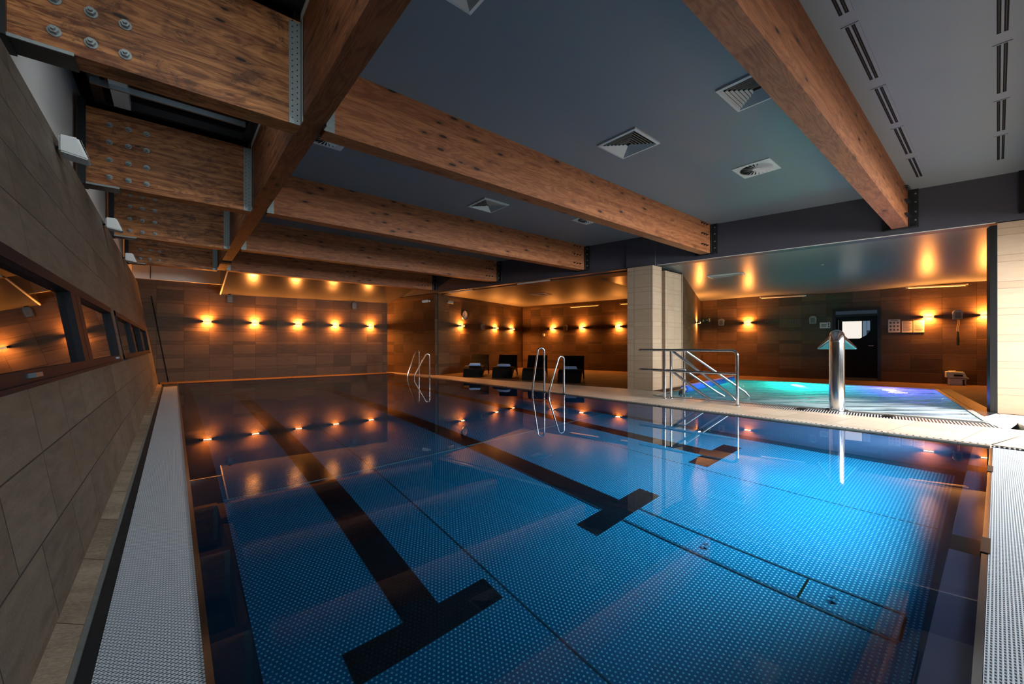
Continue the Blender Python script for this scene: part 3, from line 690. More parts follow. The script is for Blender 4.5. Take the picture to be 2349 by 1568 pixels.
b = B(); b.prism([GO0, (8.2, -0.1), (8.6, 0.1), JN0, (JN0[0] - .05, JN0[1] - .02)], 0, 0.02); struct('trim_spa_corner', b, 'white')

# ------------------------------------------------------------------ spa pool
SD = -0.95
b = B(); b.prism([JN0, JF0, JF1, JN1], SD - .05, SD); struct('floor_spa', b, 'basin')
b = B(); P4 = [JN0, JF0, JF1, JN1]
for i in range(4):
    a, c = Vector(P4[i]), Vector(P4[(i + 1) % 4]); n = Vector(((c - a).y, -(c - a).x)).normalized() * 0.05
    b.prism([tuple(a), tuple(a + n), tuple(c + n), tuple(c)], SD, 0.02)
struct('wall_spa_basin', b, 'basin')
b = B(); NX = NY = 60; V = []
for j in range(NY + 1):
    row = []
    for i in range(NX + 1):
        s, t = i / NX, j / NY
        p = Vector(JN0).lerp(Vector(JF0), s).lerp(Vector(JN1).lerp(Vector(JF1), s), t)
        row.append(b.bm.verts.new((p.x, p.y, 0.020)))
    V.append(row)
for j in range(NY):
    for i in range(NX): b.bm.faces.new((V[j][i], V[j][i + 1], V[j + 1][i + 1], V[j + 1][i]))
jw = mk('spa_water', b, 'jwater', smooth=True); tag(jw, 'rippled water of the spa pool lit teal and violet from below', 'water'); jw['kind'] = 'stuff'
b = B()
for i in range(4):
    a, c = Vector(P4[i]), Vector(P4[(i + 1) % 4]); n = Vector(((c - a).y, -(c - a).x)).normalized() * 0.07
    b.prism([tuple(a), tuple(a + n), tuple(c + n), tuple(c)], 0.0, 0.030)
struct('trim_spa_rim', b, 'grey')
def spalight(name, loc, col, power, lab):
    t = thing(name, lab, 'lamp', loc, math.radians(190))
    f = B(); f.lathe([(0.13, 0), (0.13, 0.03), (0.10, 0.045)], 20, axis='x'); mk('bezel', f, 'chrome', t, smooth=True)
    e = B(); e.lathe([(0.095, 0.045), (0.08, 0.055)], 20, axis='x'); mk('lens', e, emis(name + '_lens', col, 5.0), t)
    l = bpy.data.lights.new(name, 'POINT'); l.energy = power; l.color = col; l.shadow_soft_size = 0.12
    o = bpy.data.objects.new(name + '_light', l); COL.objects.link(o); o.parent = t; o.location = (0.35, 0, 0.0)
    return t
spalight('underwater_lamp', (13.44, 3.6, -0.42), (0.02, 1.0, 0.66), 200, 'round teal underwater lamp in the far side of the spa pool')
spalight('underwater_lamp', (13.72, 1.75, -0.42), (0.30, 0.12, 1.0), 90, 'round violet underwater lamp in the far side of the spa pool')

# ------------------------------------------------------------------ beams
def bolt(parent, x, z, y=0.0, r=0.022, mat='steel', s=-1):
    b = B(); b.lathe([(r * 1.65, 0), (r * 1.65, s * 0.009)], 16, (x, y, z), 'y'); b.lathe([(r * 1.15, s * 0.009), (r * 1.15, s * 0.036)], 6, (x, y, z), 'y'); b.lathe([(r * .6, s * 0.036), (r * .55, s * 0.055)], 10, (x, y, z), 'y')
    return mk('bolt', b, mat, parent)

YB = (-0.53, 0.965, 3.98, 6.98, 9.98, 12.98)
LR = ['rightmost beam of the right bay, cut by the right frame edge', 'glulam beam passing between the slot vents and the square vents overhead', 'glulam beam whose end meets the fascia right above the stone pillar',
      'glulam beam between the second and the fourth, ending above the ceiling-mounted square vent', 'glulam beam one bay before the sloping back soffit', 'farthest glulam beam, beside the sloping back soffit']
LR = ['glulam ceiling beam at the near end, only its bracket corner showing', 'glulam ceiling beam beside the row of slot vents', 'glulam ceiling beam ending on the fascia above the stone pillar',
      'glulam ceiling beam past the stone pillar, second before the back soffit', 'glulam ceiling beam next to the last one by the back soffit', 'farthest glulam ceiling beam along the lit back soffit']
for i, y in enumerate(YB):
    xe = fx(y) - 0.06; x0 = 1.063
    t = thing('glulam_beam', LR[i], 'beam', (x0, y, ZB), 0, 'beams of the right bay')
    b = B(); b.box((0.02, 0, 0), (xe - x0 - 0.04, 0.20, ZC - ZB + 0.02)); mk('timber', b, 'wood', t)
    L = xe - x0
    br = B(); br.box((L - 0.06, -0.10, -0.012), (L + 0.045, 0.30, 0.0)); br.box((L - 0.03, -0.012, 0), (L + 0.045, 0.0, 0.62)); br.box((L - 0.03, 0.20, 0), (L + 0.045, 0.212, 0.62))
    for ya, yb in ((-0.12, 0.0), (0.20, 0.325)):             # flanges lying against the fascia
        sa, sb = -0.198 * ya, -0.198 * yb
        br.hull([(L + .02 + sa, ya, -.012), (L + .045 + sa, ya, -.012), (L + .045 + sb, yb, -.012), (L + .02 + sb, yb, -.012), (L + .02 + sa, ya, .64), (L + .045 + sa, ya, .64), (L + .045 + sb, yb, .64), (L + .02 + sb, yb, .64)],
                [(0, 3, 2, 1), (4, 5, 6, 7), (0, 1, 5, 4), (1, 2, 6, 5), (2, 3, 7, 6), (3, 0, 4, 7)])
    bk = mk('end_bracket', br, 'dsteel', t)
    if i != 0:
        for dx in (0.33, 0.22, 0.11):
            for z in (0.14, 0.365, 0.585): bolt(t, L - 0.10 - dx, z, 0.0, 0.012, 'dsteel')
        for z in (0.10, 0.24, 0.40, 0.54): 
            bb = B(); bb.lathe([(0.012, 0), (0.012, -0.02)], 8, (L - 0.01, -0.09, z), 'x'); mk('stud', bb, 'steel', bk)
    pl = B(); pl.box((0.0, -0.004, 0.0), (0.10, 0.0, 0.63)); pl.box((0.0, -0.10, 0.0), (0.004, 0.0, 0.63)); mk('hanger_plate', pl, 'steel', t)

LL = {3.98: 'water-stained timber beam nearest the camera over the leaning wall, with large bolt heads', 6.98: 'stained timber beam of the left bay with twelve bolts beside the roof glazing bar',
      9.98: 'stained timber beam of the left bay just behind the roof glazing, third from the front', 12.98: 'farthest stained timber beam of the left bay above the white plaster band'}
for y in (0.965, 3.98, 6.98, 9.98, 12.98):
    if y < 3: continue
    x0, x1 = -0.82, 0.872; zb = 3.04
    t = thing('stained_beam', LL[y], 'beam', (x0, y, zb), 0, 'beams of the left bay')
    b = B(); b.box((0.02, 0, 0), (x1 - x0, 0.20, 0.92)); mk('timber', b, 'wood_dark', t)
    se = B(); se.box((-0.02, 0.0, -0.014), (0.31, 0.212, 0.0)); st_ = mk('seat_plate', se, 'black', t)
    se = B(); se.box((-0.02, -0.012, -0.016), (0.31, -0.001, 0.006)); mk('lip', se, 'steel', st_)
    en = B(); en.box((-0.05, -0.03, -0.02), (0.02, 0.23, 1.0)); mk('end_plate', en, 'black', t)
    hp = B(); hp.box((x1 - x0 - 0.092, -0.005, 0.0), (x1 - x0, 0.0, 0.905)); hp.box((x1 - x0 - 0.005, -0.09, 0.0), (x1 - x0, 0.0, 0.905)); pl = mk('hanger_plate', hp, 'steel', t)
    ho = B()
    for k in range(18):
        for c, dx in enumerate((0.026, 0.066)):
            ho.lathe([(0.0055, 0), (0.0055, -0.0015)], 6, (x1 - x0 - dx, -0.005, 0.03 + k * 0.05 + c * 0.02), 'y')
    mk('nail_hole', ho, 'blackmat', pl)
    for x in (-0.60, -0.43, -0.26):
        for z in (3.152, 3.362, 3.58, 3.79):
            if y > 12 and z > 3.5: pass
            bolt(t, x - x0, z - zb, 0.0, 0.019 if y > 5 else 0.021)
b = B(); b.box((0, 0, 0), (16.4, 0.187, 1.2)); lb = mk('timber', b, 'wood_shaded', None)
t = thing('edge_beam', 'long timber edge beam, darkened for soffit shade, between the left bay and the main ceiling', 'beam', (1.063, -3.2, 3.085), PI / 2); lb.parent = t
b = B(); b.box((14.9, -0.01, -0.03), (15.15, 0.20, 0.0)); mk('end_block', b, 'blackmat', t)

# ------------------------------------------------------------------ ceiling fittings
def local_frame(p, ang, z): return dict(loc=(p[0], p[1], z), rz=ang)

def louvre(lab, c, sz, z, ang=0.0, grp='square louvred vents'):
    t = thing('louvred_vent', lab, 'vent', (c[0], c[1], z), ang, grp); s = sz / 2
    f = B()
    for a in range(4):
        R = Matrix.Rotation(a * PI / 2, 4, 'Z'); f.hull([R @ Vector(p) for p in ((-s, -s, -.020), (s, -s, -.020), (s - .03, -s + .03, -.026), (-s + .03, -s + .03, -.026), (-s, -s, 0), (s, -s, 0), (s - .03, -s + .03, 0), (-s + .03, -s + .03, 0))],
                                                       [(0, 3, 2, 1), (4, 5, 6, 7), (0, 1, 5, 4), (1, 2, 6, 5), (2, 3, 7, 6), (3, 0, 4, 7)])
    mk('frame', f, 'white', t)
    bk = B(); bk.box((-s + .03, -s + .03, -0.002), (s - .03, s - .03, 0.0)); mk('backing', bk, 'blackmat', t)
    l = B(); n = 7
    for k in range(n):                                       # nested square rings of sloping blades
        o = s - 0.032 - k * (s - 0.05) / n; i = max(o - 0.013, 0.001)
        for a in range(4):
            R = Matrix.Rotation(a * PI / 2, 4, 'Z')
            l.hull([R @ Vector(p) for p in ((-o, -o, -.027), (o, -o, -.027), (i, -i, -.005), (-i, -i, -.005), (-o, -o, -.025), (o, -o, -.025), (i, -i, -.003), (-i, -i, -.003))],
                   [(0, 3, 2, 1), (4, 5, 6, 7), (0, 1, 5, 4), (1, 2, 6, 5), (2, 3, 7, 6), (3, 0, 4, 7)])
    mk('louvre_blades', l, 'white', t); return t

louvre('square louvred vent in the ceiling above the pool middle, between the beams', (4.54, 3.07), 0.57, ZC)
louvre('square louvred vent half hidden by the beam beside the slot vents', (4.56, 1.57), 0.57, ZC)
louvre('square louvred vent in the bay behind the beam over the stone pillar', (4.51, 6.09), 0.56, ZC)
louvre('square louvred vent cut by the top edge above the first bay', (1.60, 2.46), 0.40, ZC)
louvre('louvred vent in the spa alcove ceiling near the stone pillar', (11.25, 4.55), 0.85, 2.90, math.radians(10))
louvre('louvred vent in the lounge alcove ceiling above the sunbeds', (10.3, 10.7), 0.6, 2.953, math.radians(15))

def swirl(lab, c, sz, z):
    t = thing('swirl_vent', lab, 'vent', (c[0], c[1], z), 0, 'swirl vents'); s = sz / 2
    f = B(); n = 32; r = s * 0.86
    ring = [(r * math.cos(2 * PI * k / n), r * math.sin(2 * PI * k / n)) for k in range(n)]
    def sq(a): m = max(abs(math.cos(a)), abs(math.sin(a))); return (s * math.cos(a) / m, s * math.sin(a) / m)
    for k in range(n):
        a0, a1 = 2 * PI * k / n, 2 * PI * (k + 1) / n; o0, o1 = sq(a0), sq(a1); i0, i1 = ring[k], ring[(k + 1) % n]
        f.hull([(*o0, -.012), (*o1, -.012), (*i1, -.016), (*i0, -.016), (*o0, 0), (*o1, 0), (*i1, 0), (*i0, 0)], [(0, 3, 2, 1), (4, 5, 6, 7), (0, 1, 5, 4), (2, 3, 7, 6)])
    mk('face_plate', f, 'white', t)
    bk = B(); bk.lathe([(r, -0.003), (r, -0.001)], 32); mk('backing', bk, 'blackmat', t)
    bl = B()
    for k in range(24):
        R = Matrix.Rotation(2 * PI * k / 24, 4, 'Z'); w0, w1 = 0.008, r * 0.085
        bl.hull([R @ Vector(p) for p in ((r * .22, -w0, -.006), (r, -w1, -.005), (r, w1, -.022), (r * .22, w0, -.016), (r * .22, -w0, -.003), (r, -w1, -.003), (r, w1, -.019), (r * .22, w0, -.013))],
                [(0, 3, 2, 1), (4, 5, 6, 7), (0, 1, 5, 4), (1, 2, 6, 5), (2, 3, 7, 6), (3, 0, 4, 7)])
    mk('swirl_blades', bl, 'white', t)
    h = B(); h.lathe([(r * .25, -0.001), (r * .25, -.018), (0.02, -.022)], 20); mk('hub', h, 'white', t, smooth=True); return t

swirl('round swirl vent on a square plate in the bay beside the slot-vent beam', (6.64, 2.29), 0.50, ZC)
swirl('round swirl vent on a square plate tucked against the long edge beam', (1.50, 5.42), 0.45, ZC)
swirl('swirl vent mostly hidden by the beam over the stone pillar', (6.62, 5.45), 0.50, ZC)

def slotvent(lab, c, ln, wd, z):
    t = thing('slot_vent', lab, 'vent', (c[0], c[1], z), 0, 'slot vents by the beam'); h, s = ln / 2, wd / 2
    f = B(); e = 0.014; k = s * .56
    f.box((-h, -s, -.005), (h, -k, 0)); f.box((-h, k, -.005), (h, s, 0)); f.box((-h, -k, -.005), (-h + e, k, 0)); f.box((h - e, -k, -.005), (h, k, 0)); mk('frame', f, 'ceil', t)
    d = B(); d.box((-h + e, -k, -.0015), (h - e, k, 0.0)); mk('slot_opening', d, 'blackmat', t)
    v = B(); v.box((-h + e, -s * .13, -.005), (h - e, s * .13, -.0015)); mk('divider', v, 'ceil', t)
    for e_ in (-1, 1):
        w = B(); w.box((-h + .03, e_ * s * .34 - s * .025, -.004), (h - .03, e_ * s * .34 + s * .025, -.0015)); mk('deflector', w, 'dsteel', t)
ordn = ['first', 'second', 'third', 'fourth', 'fifth']
for k, (a, c) in enumerate(((3.05, 4.09), (4.25, 5.31), (5.50, 6.55), (6.70, 7.75), (7.94, 8.94))):
    slotvent('%s twin-slot vent from the frame top in the row along the beam' % ordn[k], ((a + c) / 2, 0.775), c - a, 0.115, ZC)
for k, (a, c) in enumerate(((4.30, 5.35), (5.53, 6.62), (6.80, 7.79), (7.945, 8.995))):
    slotvent('%s twin-slot vent from the frame top in the row at the right edge' % ordn[k], ((a + c) / 2, -0.03), c - a, 0.115, ZC)
b = B(); b.lathe([(0.05, 0), (0.05, -0.012), (0.022, -0.02), (0.022, -0.05), (0.035, -0.055)], 16); o = mk('sprinkler_head', b, 'white', loc=(11.2, 2.52, 2.93), smooth=True); tag(o, 'small white sprinkler head in the spa alcove ceiling', 'sprinkler')

def tube_lamp(lab, p, q, r=0.026, drop=0.05):
    p, q = Vector(p), Vector(q); t = thing('tube_lamp', lab, 'lamp', p, 0, 'unlit tube lamps'); d = q - p; n = d.normalized()
    b = B(); b.tube([(0, 0, 0), d], r, 12); mk('tube', b, 'tube', t, smooth=True)
    c = B(); c.tube([-n * 0.03, n * 0.02], r * 1.25, 12); mk('end_cap', c, 'chrome', t, smooth=True); c = B(); c.tube([d - n * 0.02, d + n * 0.03], r * 1.25, 12); mk('end_cap', c, 'chrome', t, smooth=True)
    for f in (0.15, 0.85):
        m = B(); m.tube([d * f, d * f + Vector((0, 0, drop))], 0.010, 8); mk('bracket', m, 'dsteel', t)
def pf(y, off=0.0): return fx(y) + off, y
tube_lamp('unlit tube lamp on the fascia edge near the far side wall', (fx(12.2) - .03, 12.2, 2.925), (fx(11.05) - .03, 11.05, 2.925))
tube_lamp('unlit tube lamp on the fascia edge between the far beams and the pillar', (fx(9.25) - .03, 9.25, 2.925), (fx(8.05) - .03, 8.05, 2.925))
tube_lamp('tube lamp high on the spa wall near the door', (jx(5.10) - .09, 5.10, 2.66), (jx(3.9) - .09, 3.9, 2.645), drop=.03)
tube_lamp('tube lamp high on the spa wall above the posters', (jx(1.62) - .09, 1.62, 2.675), (jx(0.52) - .09, 0.52, 2.645), drop=.03)
tube_lamp('tube lamp high on the lounge wall above the sunbeds', (13.42, 12.05, 2.76), (13.67, 10.7, 2.76), drop=.19)
tube_lamp('tube lamp high on the lounge wall half hidden by the pillar', (13.86, 9.75, 2.745), (14.08, 8.6, 2.745), drop=.2)

# ------------------------------------------------------------------ wall sconces
def sconce_proto(lab, w=0.30):
    t = thing('wall_sconce', lab, 'wall lamp', (0, 0, 0), 0, 'glowing wall sconces')
    b = B(); n = 10; prof = []
    for k in range(n + 1):
        a = PI * k / n; prof.append((-w / 2 * math.cos(a), -0.085 * math.sin(a) ** 0.7 if 0 < k < n else 0.0))
    b.prism(prof, -0.009, 0.009); b.box((-0.105, -0.112, -0.026), (-0.093, -0.01, 0.026)); b.box((0.093, -0.112, -0.026), (0.105, -0.01, 0.026)); mk('body', b, 'black', t)
    u = B(); u.box((-0.092, -0.102, 0.0095), (0.092, -0.032, 0.0115)); mk('upper_lens', u, 'sconce_glow', t)
    d = B(); d.box((-0.092, -0.102, -0.0115), (0.092, -0.032, -0.0095)); mk('lower_lens', d, 'sconce_glow', t)
    for nm, z, rx in (('upper_light', 0.0135, PI), ('lower_light', -0.0135, 0.0)):
        l = bpy.data.lights.new(nm, 'AREA'); l.shape = 'RECTANGLE'; l.size = 0.18; l.size_y = 0.066; l.energy = 58; l.color = (1.0, 0.33, 0.060)
        o = bpy.data.objects.new(nm, l); COL.objects.link(o); o.parent = t; o.location = (0, -0.067, z); o.rotation_euler = (rx, 0, 0)
    f = B(); f.box((-0.105, -0.114, -0.020), (0.105, -0.104, 0.020)); mk('front_glass', f, 'opal', t)
    return t
aj = math.atan2(-1, 0.18); ak = math.atan2(14.90 - 12.98, 13.16 - 7.36); al = math.atan2(6.9 - 13.70, 14.62 - 13.17); apn = math.atan2(7.04 - 5.21, 15.0 - 10.05)
ZS = 1.845
SC = []
for k, x in enumerate((0.81, 2.085, 3.38, 4.635, 5.96)):
    SC.append(((x, 15.85), 0.0, ['first sconce from the leaning wall on the back wall', 'second sconce from the leaning wall on the back wall', 'middle sconce of the five on the back wall', 'fourth sconce from the leaning wall on the back wall', 'back wall sconce closest to the far side wall'][k]))
def kp(y0): return (7.36 + (y0 - 12.98) * (13.16 - 7.36) / (14.90 - 12.98), y0)
def lp(y0): return (13.17 + (y0 - 13.70) * (14.62 - 13.17) / (6.9 - 13.70), y0)
def wp(x0): return (x0, 5.21 + (x0 - 10.05) * (7.04 - 5.21) / (15.0 - 10.05))
for y, l in ((13.385, 'sconce under the clock in the lounge alcove'), (14.13, 'sconce between the hair dryer and the alcove corner sconce'), (14.56, 'sconce on the clock wall closest to the alcove corner')): SC.append((kp(y), ak, l))
for y, l in ((13.03, 'sconce on the lounge wall closest to the alcove corner'), (11.56, 'middle sconce on the lounge wall above the sunbeds'), (9.93, 'lounge wall sconce closest to the stone pillar')): SC.append((lp(y), al, l))
SC.append((wp(13.55), apn, 'sconce on the partition wall beside the exit sign'))
for y, l in ((5.50, 'sconce on the spa wall above the spa steps'), (1.225, 'sconce on the spa wall beside the pinned notices'), (0.20, 'sconce on the spa wall cut by the black jamb')): SC.append(((jx(y), y), aj, l))
pr = sconce_proto(SC[0][2])
for i, (p, a, l) in enumerate(SC):
    loc = (p[0], p[1], ZS)
    if i == 0: pr.location = loc; pr.rotation_euler = (0, 0, a)
    else: dup(pr, loc, a, l)

# ------------------------------------------------------------------ things on the walls
t = thing('wall_clock', 'round pale wall clock above a sconce in the lounge alcove', 'clock', (*kp(13.45), 2.28), ak)
b = B(); b.lathe([(0.19, 0), (0.20, -.02), (0.19, -.05), (0.165, -.05), (0.165, -.03)], 32, axis='y'); mk('rim', b, 'black', t, smooth=True)
b = B(); b.lathe([(0.166, -0.02), (0.166, -.031)], 32, axis='y'); fc = mk('dial', b, 'dial', t)
for k in range(12):
    a = k * PI / 6; b = B(); b.box((-0.010, -.034, 0.115), (0.010, -.031, 0.148), Matrix.Rotation(a, 4, 'Y')); mk('hour_mark', b, 'ink', fc)
for ln, a, wd in ((0.08, -2.3, .010), (0.12, -0.5, .007)):
    b = B(); b.box((-wd, -.038, -0.02), (wd, -.034, ln), Matrix.Rotation(a, 4, 'Y')); mk('hand', b, 'ink', t)

def dryer(lab, p, a, z=1.885, hose=False, mat='grey', name='hair_dryer', h=0.25, w=0.20):
    t = thing(name, lab, name.replace('_', ' '), (p[0] + 0.006 * math.sin(a), p[1] - 0.006 * math.cos(a), z), a, None)
    b = B(); prof = []
    for k in range(13):
        q = PI * k / 12; prof.append((-w / 2 * math.cos(q), h * 0.15 + h * 0.35 * math.sin(q)))
    prof += [(w / 2 * 0.9, -h / 2), (-w / 2 * 0.9, -h / 2)]
    n = len(prof); pts = [(x, 0, zz) for x, zz in prof] + [(x * .9, -0.09, zz * .95) for x, zz in prof]
    b.hull(pts, [tuple(range(n)), tuple(range(2 * n - 1, n - 1, -1))] + [(i, n + i, n + (i + 1) % n, (i + 1) % n) for i in range(n)]); mk('housing', b, mat, t)
    f = B(); f.rbox((-w * .27, -0.10, -h * .38), (w * .27, -0.088, h * .22), 0.004); mk('front_grille', f, 'greydark', t)
    if hose:
        pts = [(0.0, -0.06, -h / 2 + .01)] + [(0.012 * math.sin(k), -0.07, -h / 2 - 0.06 * k) for k in range(1, 6)] + [(0.0, -0.07, -h / 2 - 0.36)]
        hb = B(); hb.tube(pts, 0.018, 10); mk('hose', hb, 'ink', t, smooth=True)
        c = B(); c.tube([(0, -0.07, -h / 2 - .33), (0, -0.07, -h / 2 - .48)], 0.024, 12); c.tube([(0, -0.07, -h / 2 - .48), (0, -0.07, -h / 2 - .70)], 0.034, 12); mk('nozzle_handle', c, 'black', t, smooth=True)
    return t
dryer('arched hair dryer on the clock wall right of the clock', kp(13.82), ak, 1.87)
dryer('arched hair dryer on the lounge wall between two sconces', lp(12.35), al, 1.87)
dryer('arched hair dryer on the spa wall right of the exit sign', (jx(6.31), 6.31), aj, 1.90)
dryer('arched hair dryer on the spa wall left of the white door sign', (jx(3.73), 3.73), aj, 1.87)
dryer('arched hair dryer with a hanging hose on the spa wall between two sconces', (jx(0.686), 0.686), aj, 1.885, True)
dryer('dark arched loudspeaker under the sloping soffit above the second back wall sconce', (1.39, 15.85), 0, 2.595, False, 'black', 'arched_speaker', 0.27, 0.19)
dryer('dark arched loudspeaker under the sloping soffit above the last back wall sconces', (5.31, 15.85), 0, 2.61, False, 'black', 'arched_speaker', 0.27, 0.19)

def box_speaker(lab, y, z, s=1.0):
    t = thing('box_speaker', lab, 'speaker', (-0.765, y, z), 0, 'white speakers on the leaning wall')
    t.scale = (0.66, 0.66, 0.66)
    b = B(); w = 0.17 * s
    pts = [(0.03, -w, -.02), (0.30, -w * .8, -.06), (0.30, w * .8, -.06), (0.03, w, -.02), (0.03, -w, .20), (0.20, -w * .8, .21), (0.20, w * .8, .21), (0.03, w, .20)]
    b.hull(pts, [(0, 3, 2, 1), (4, 5, 6, 7), (0, 1, 5, 4), (1, 2, 6, 5), (2, 3, 7, 6), (3, 0, 4, 7)])
    bmesh.ops.bevel(b.bm, geom=b.bm.edges[:], offset=0.018, segments=2, affect='EDGES'); mk('cabinet', b, 'white', t, smooth=True)
    g = B(); g.hull([(0.303, -w * .66, -.045), (0.303, w * .66, -.045), (0.222, w * .66, .19), (0.222, -w * .66, .19), (0.307, -w * .66, -.043), (0.307, w * .66, -.043), (0.226, w * .66, .192), (0.226, -w * .66, .192)],
                    [(0, 3, 2, 1), (4, 5, 6, 7), (0, 1, 5, 4), (1, 2, 6, 5), (2, 3, 7, 6), (3, 0, 4, 7)]); mk('grille', g, 'grey', t)
    m = B(); m.tube([(-0.05, 0, 0.06), (0.05, 0, 0.08)], 0.018, 8); m.tube([(-0.05, w * .6, 0.02), (-0.02, w * .9, 0.10), (0.04, w * .7, 0.12)], 0.006, 6); mk('mounting_bracket', m, 'black', t, smooth=True)
box_speaker('white box speaker nearest the camera on top of the leaning wall', 5.20, 2.75)
box_speaker('white box speaker in the middle on top of the leaning wall', 8.30, 2.80)
box_speaker('white box speaker farthest away on top of the leaning wall', 11.30, 2.82)

def spot(lab, p, a, z, mat='white', tilt=0.5):
    t = thing('spot_camera', lab, 'camera', (*p, z), a)
    b = B(); b.tube([(0, 0, 0), (0, -0.06, 0)], 0.035, 12); mk('wall_mount', b, mat, t, smooth=True)
    c = B(); c.tube([(-0.03, -0.07, 0), (-0.03 - 0.20 * math.sin(tilt), -0.07 - 0.2 * math.cos(tilt), -0.02)], 0.055, 16); mk('housing', c, mat, t, smooth=True)
    l = B(); d = Vector((-math.sin(tilt), -math.cos(tilt), -0.1)).normalized(); e = Vector((-0.03, -0.07, 0)) + d * 0.2; l.tube([e, e + d * 0.012], 0.036, 14); mk('lens', l, 'black', t, smooth=True)
spot('white cylinder camera on the dark far side wall', (fx(13.25), 13.25), math.atan2(-1, .198), 2.70, 'white', 1.0)
spot('grey cylinder camera at the top corner of the clock wall', kp(13.13), ak, 2.70, 'grey', -0.9)

def sign(name, lab, p, a, z, w, h, mat, art):
    t = thing(name, lab, 'sign', (*p, z), a)
    b = B(); b.box((-w / 2, -0.012, -h / 2), (w / 2, 0, h / 2)); pn = mk('board', b, mat, t); art(t, w, h); return t
def bars(t, rects, mat, nm='print', y=-0.0135):
    b = B()
    for x0, z0, x1, z1 in rects: b.box((x0, y, z0), (x1, -0.012, z1))
    mk(nm, b, mat, t)
def art_exit(t, w, h):
    bars(t, [(w * .28, -h * .33, w * .42, h * .33)], 'pale', 'door_pictogram')
    bars(t, [(-w * .06, -h * .03, w * .16, h * .03), (w * .10, -h * .12, w * .16, h * .12)], 'pale', 'arrow')
    bars(t, [(-w * .36, h * .10, -w * .31, h * .24), (-w * .38, -h * .14, -w * .28, h * .08), (-w * .42, -h * .34, -w * .37, -h * .12), (-w * .29, -h * .30, -w * .22, -h * .12), (-w * .28, -h * .02, -w * .20, h * .03)], 'pale', 'running_figure')
sign('exit_sign', 'dark exit sign with a running figure and arrow beside the partition sconce', (jx(6.79) - .05, 6.79), aj, 1.985, 0.31, 0.19, 'green', art_exit)
def art_white(t, w, h):
    bars(t, [(-w * .36, h * .10, w * .16, h * .20), (-w * .36, -h * .06, w * .16, h * .03), (-w * .36, -h * .24, w * .10, -h * .14)], 'ink', 'text_lines')
    bars(t, [(w * .28, h * .02, w * .40, h * .36), (w * .30, -h * .38, w * .40, -h * .06)], 'navy', 'pictogram')
sign('door_sign', 'white rectangular sign with dark text left of the door', (jx(3.434), 3.434), aj, 1.69, 0.26, 0.18, 'white', art_white)
def art_pict(t, w, h):
    r = []
    for j in range(3):
        for i in range(3): cx, cz = (-.30 + .30 * i) * w, (.24 - .27 * j) * h; r.append((cx - w * .09, cz - h * .07, cx + w * .09, cz + h * .07))
    bars(t, r, 'ink', 'pictograms'); bars(t, [(-w * .30, h * .40, w * .30, h * .44)], 'ink', 'title')
def art_text(t, w, h):
    r = [(-w * .40, h * (.40 - .085 * k), w * (.40 if k % 3 else .25), h * (.40 - .085 * k) + h * .032) for k in range(10)]; bars(t, r, 'ink', 'text_lines')
sign('pictogram_poster', 'tall notice with small pictograms right of the door', (jx(1.893), 1.893), aj, 1.62, 0.25, 0.37, 'paper', art_pict)
sign('notice_sheet', 'text notice pinned in the middle of the three sheets by the door', (jx(1.632), 1.632), aj, 1.587, 0.215, 0.32, 'paper', art_text)
sign('notice_sheet', 'text notice pinned just below a sconce, rightmost of the three sheets', (jx(1.404), 1.404), aj, 1.59, 0.215, 0.33, 'paper', art_text)

def rail_hooks(lab, p, a, z, ln, n):
    t = thing('hook_rail', lab, 'hook rail', (*p, z), a)
    b = B(); b.box((-ln / 2, -0.015, -0.012), (ln / 2, 0, 0.012)); mk('rail', b, 'dsteel', t)
    for k in range(n):
        x = -ln / 2 + ln * (k + .5) / n; h = B(); h.tube([(x, -0.012, 0), (x, -0.05, -0.005), (x, -0.055, 0.025)], 0.007, 8); mk('hook', h, 'chrome', t, smooth=True)
rail_hooks('row of small hooks on the spa wall right of a sconce', (jx(4.83), 4.83), aj, 1.856, 0.36, 6)
rail_hooks('dark hook rail on the spa wall between the hooks and the hair dryer', (jx(4.21), 4.21), aj, 1.846, 0.27, 4)
rail_hooks('row of small hooks on the lounge wall near the pillar', lp(10.76), al, 1.863, 0.36, 6)
rail_hooks('short hook rail on the clock wall between two sconces', kp(14.35), ak, 1.87, 0.30, 4)
t = thing('wall_switch', 'small pale switch box low on the lounge wall by the corner', 'switch', (*lp(13.50), 1.565), al)
b = B(); b.rbox((-0.05, -0.035, -0.06), (0.05, 0, 0.06), 0.008); mk('housing', b, 'white', t); b = B(); b.box((-0.02, -0.04, -0.03), (0.02, -0.034, 0.03)); mk('button', b, 'grey', t)

# door in the spa wall
ad = aj; dw = math.hypot(door_a - door_b, jx(door_a) - jx(door_b))
b = B(); t_ = 0.075
b.box((0, -0.03, 0), (t_, 0.2, 2.185)); b.box((dw - t_, -0.03, 0), (dw, 0.2, 2.185)); b.box((t_, -0.03, 2.185 - t_), (dw - t_, 0.2, 2.185)); b.box((t_, -0.01, 1.93), (dw - t_, 0.1, 2.0))
d1 = struct('door_1', b, 'black', loc=(jx(door_a), door_a, 0.0), rot=(0, 0, ad))
b = B(); x0, x1 = t_, dw - t_; wx0, wx1, wz0, wz1 = 0.235, 0.87, 1.27, 1.79
b.box((x0, 0.03, 0.10), (wx0, 0.08, 1.93)); b.box((wx1, 0.03, 0.10), (x1, 0.08, 1.93)); b.box((wx0, 0.03, 0.10), (wx1, 0.08, wz0)); b.box((wx0, 0.03, wz1), (wx1, 0.08, 1.93)); mk('door_leaf', b, 'blackmat', d1)
b = B(); b.box((x0, 0.10, 0.012), (x1, 0.12, 0.10)); mk('threshold', b, 'stone_pale', d1)
b = B(); b.box((wx0, 0.055, wz0), (wx0 + 0.45, 0.060, wz1)); mk('lit_pane', b, 'litroom', d1)
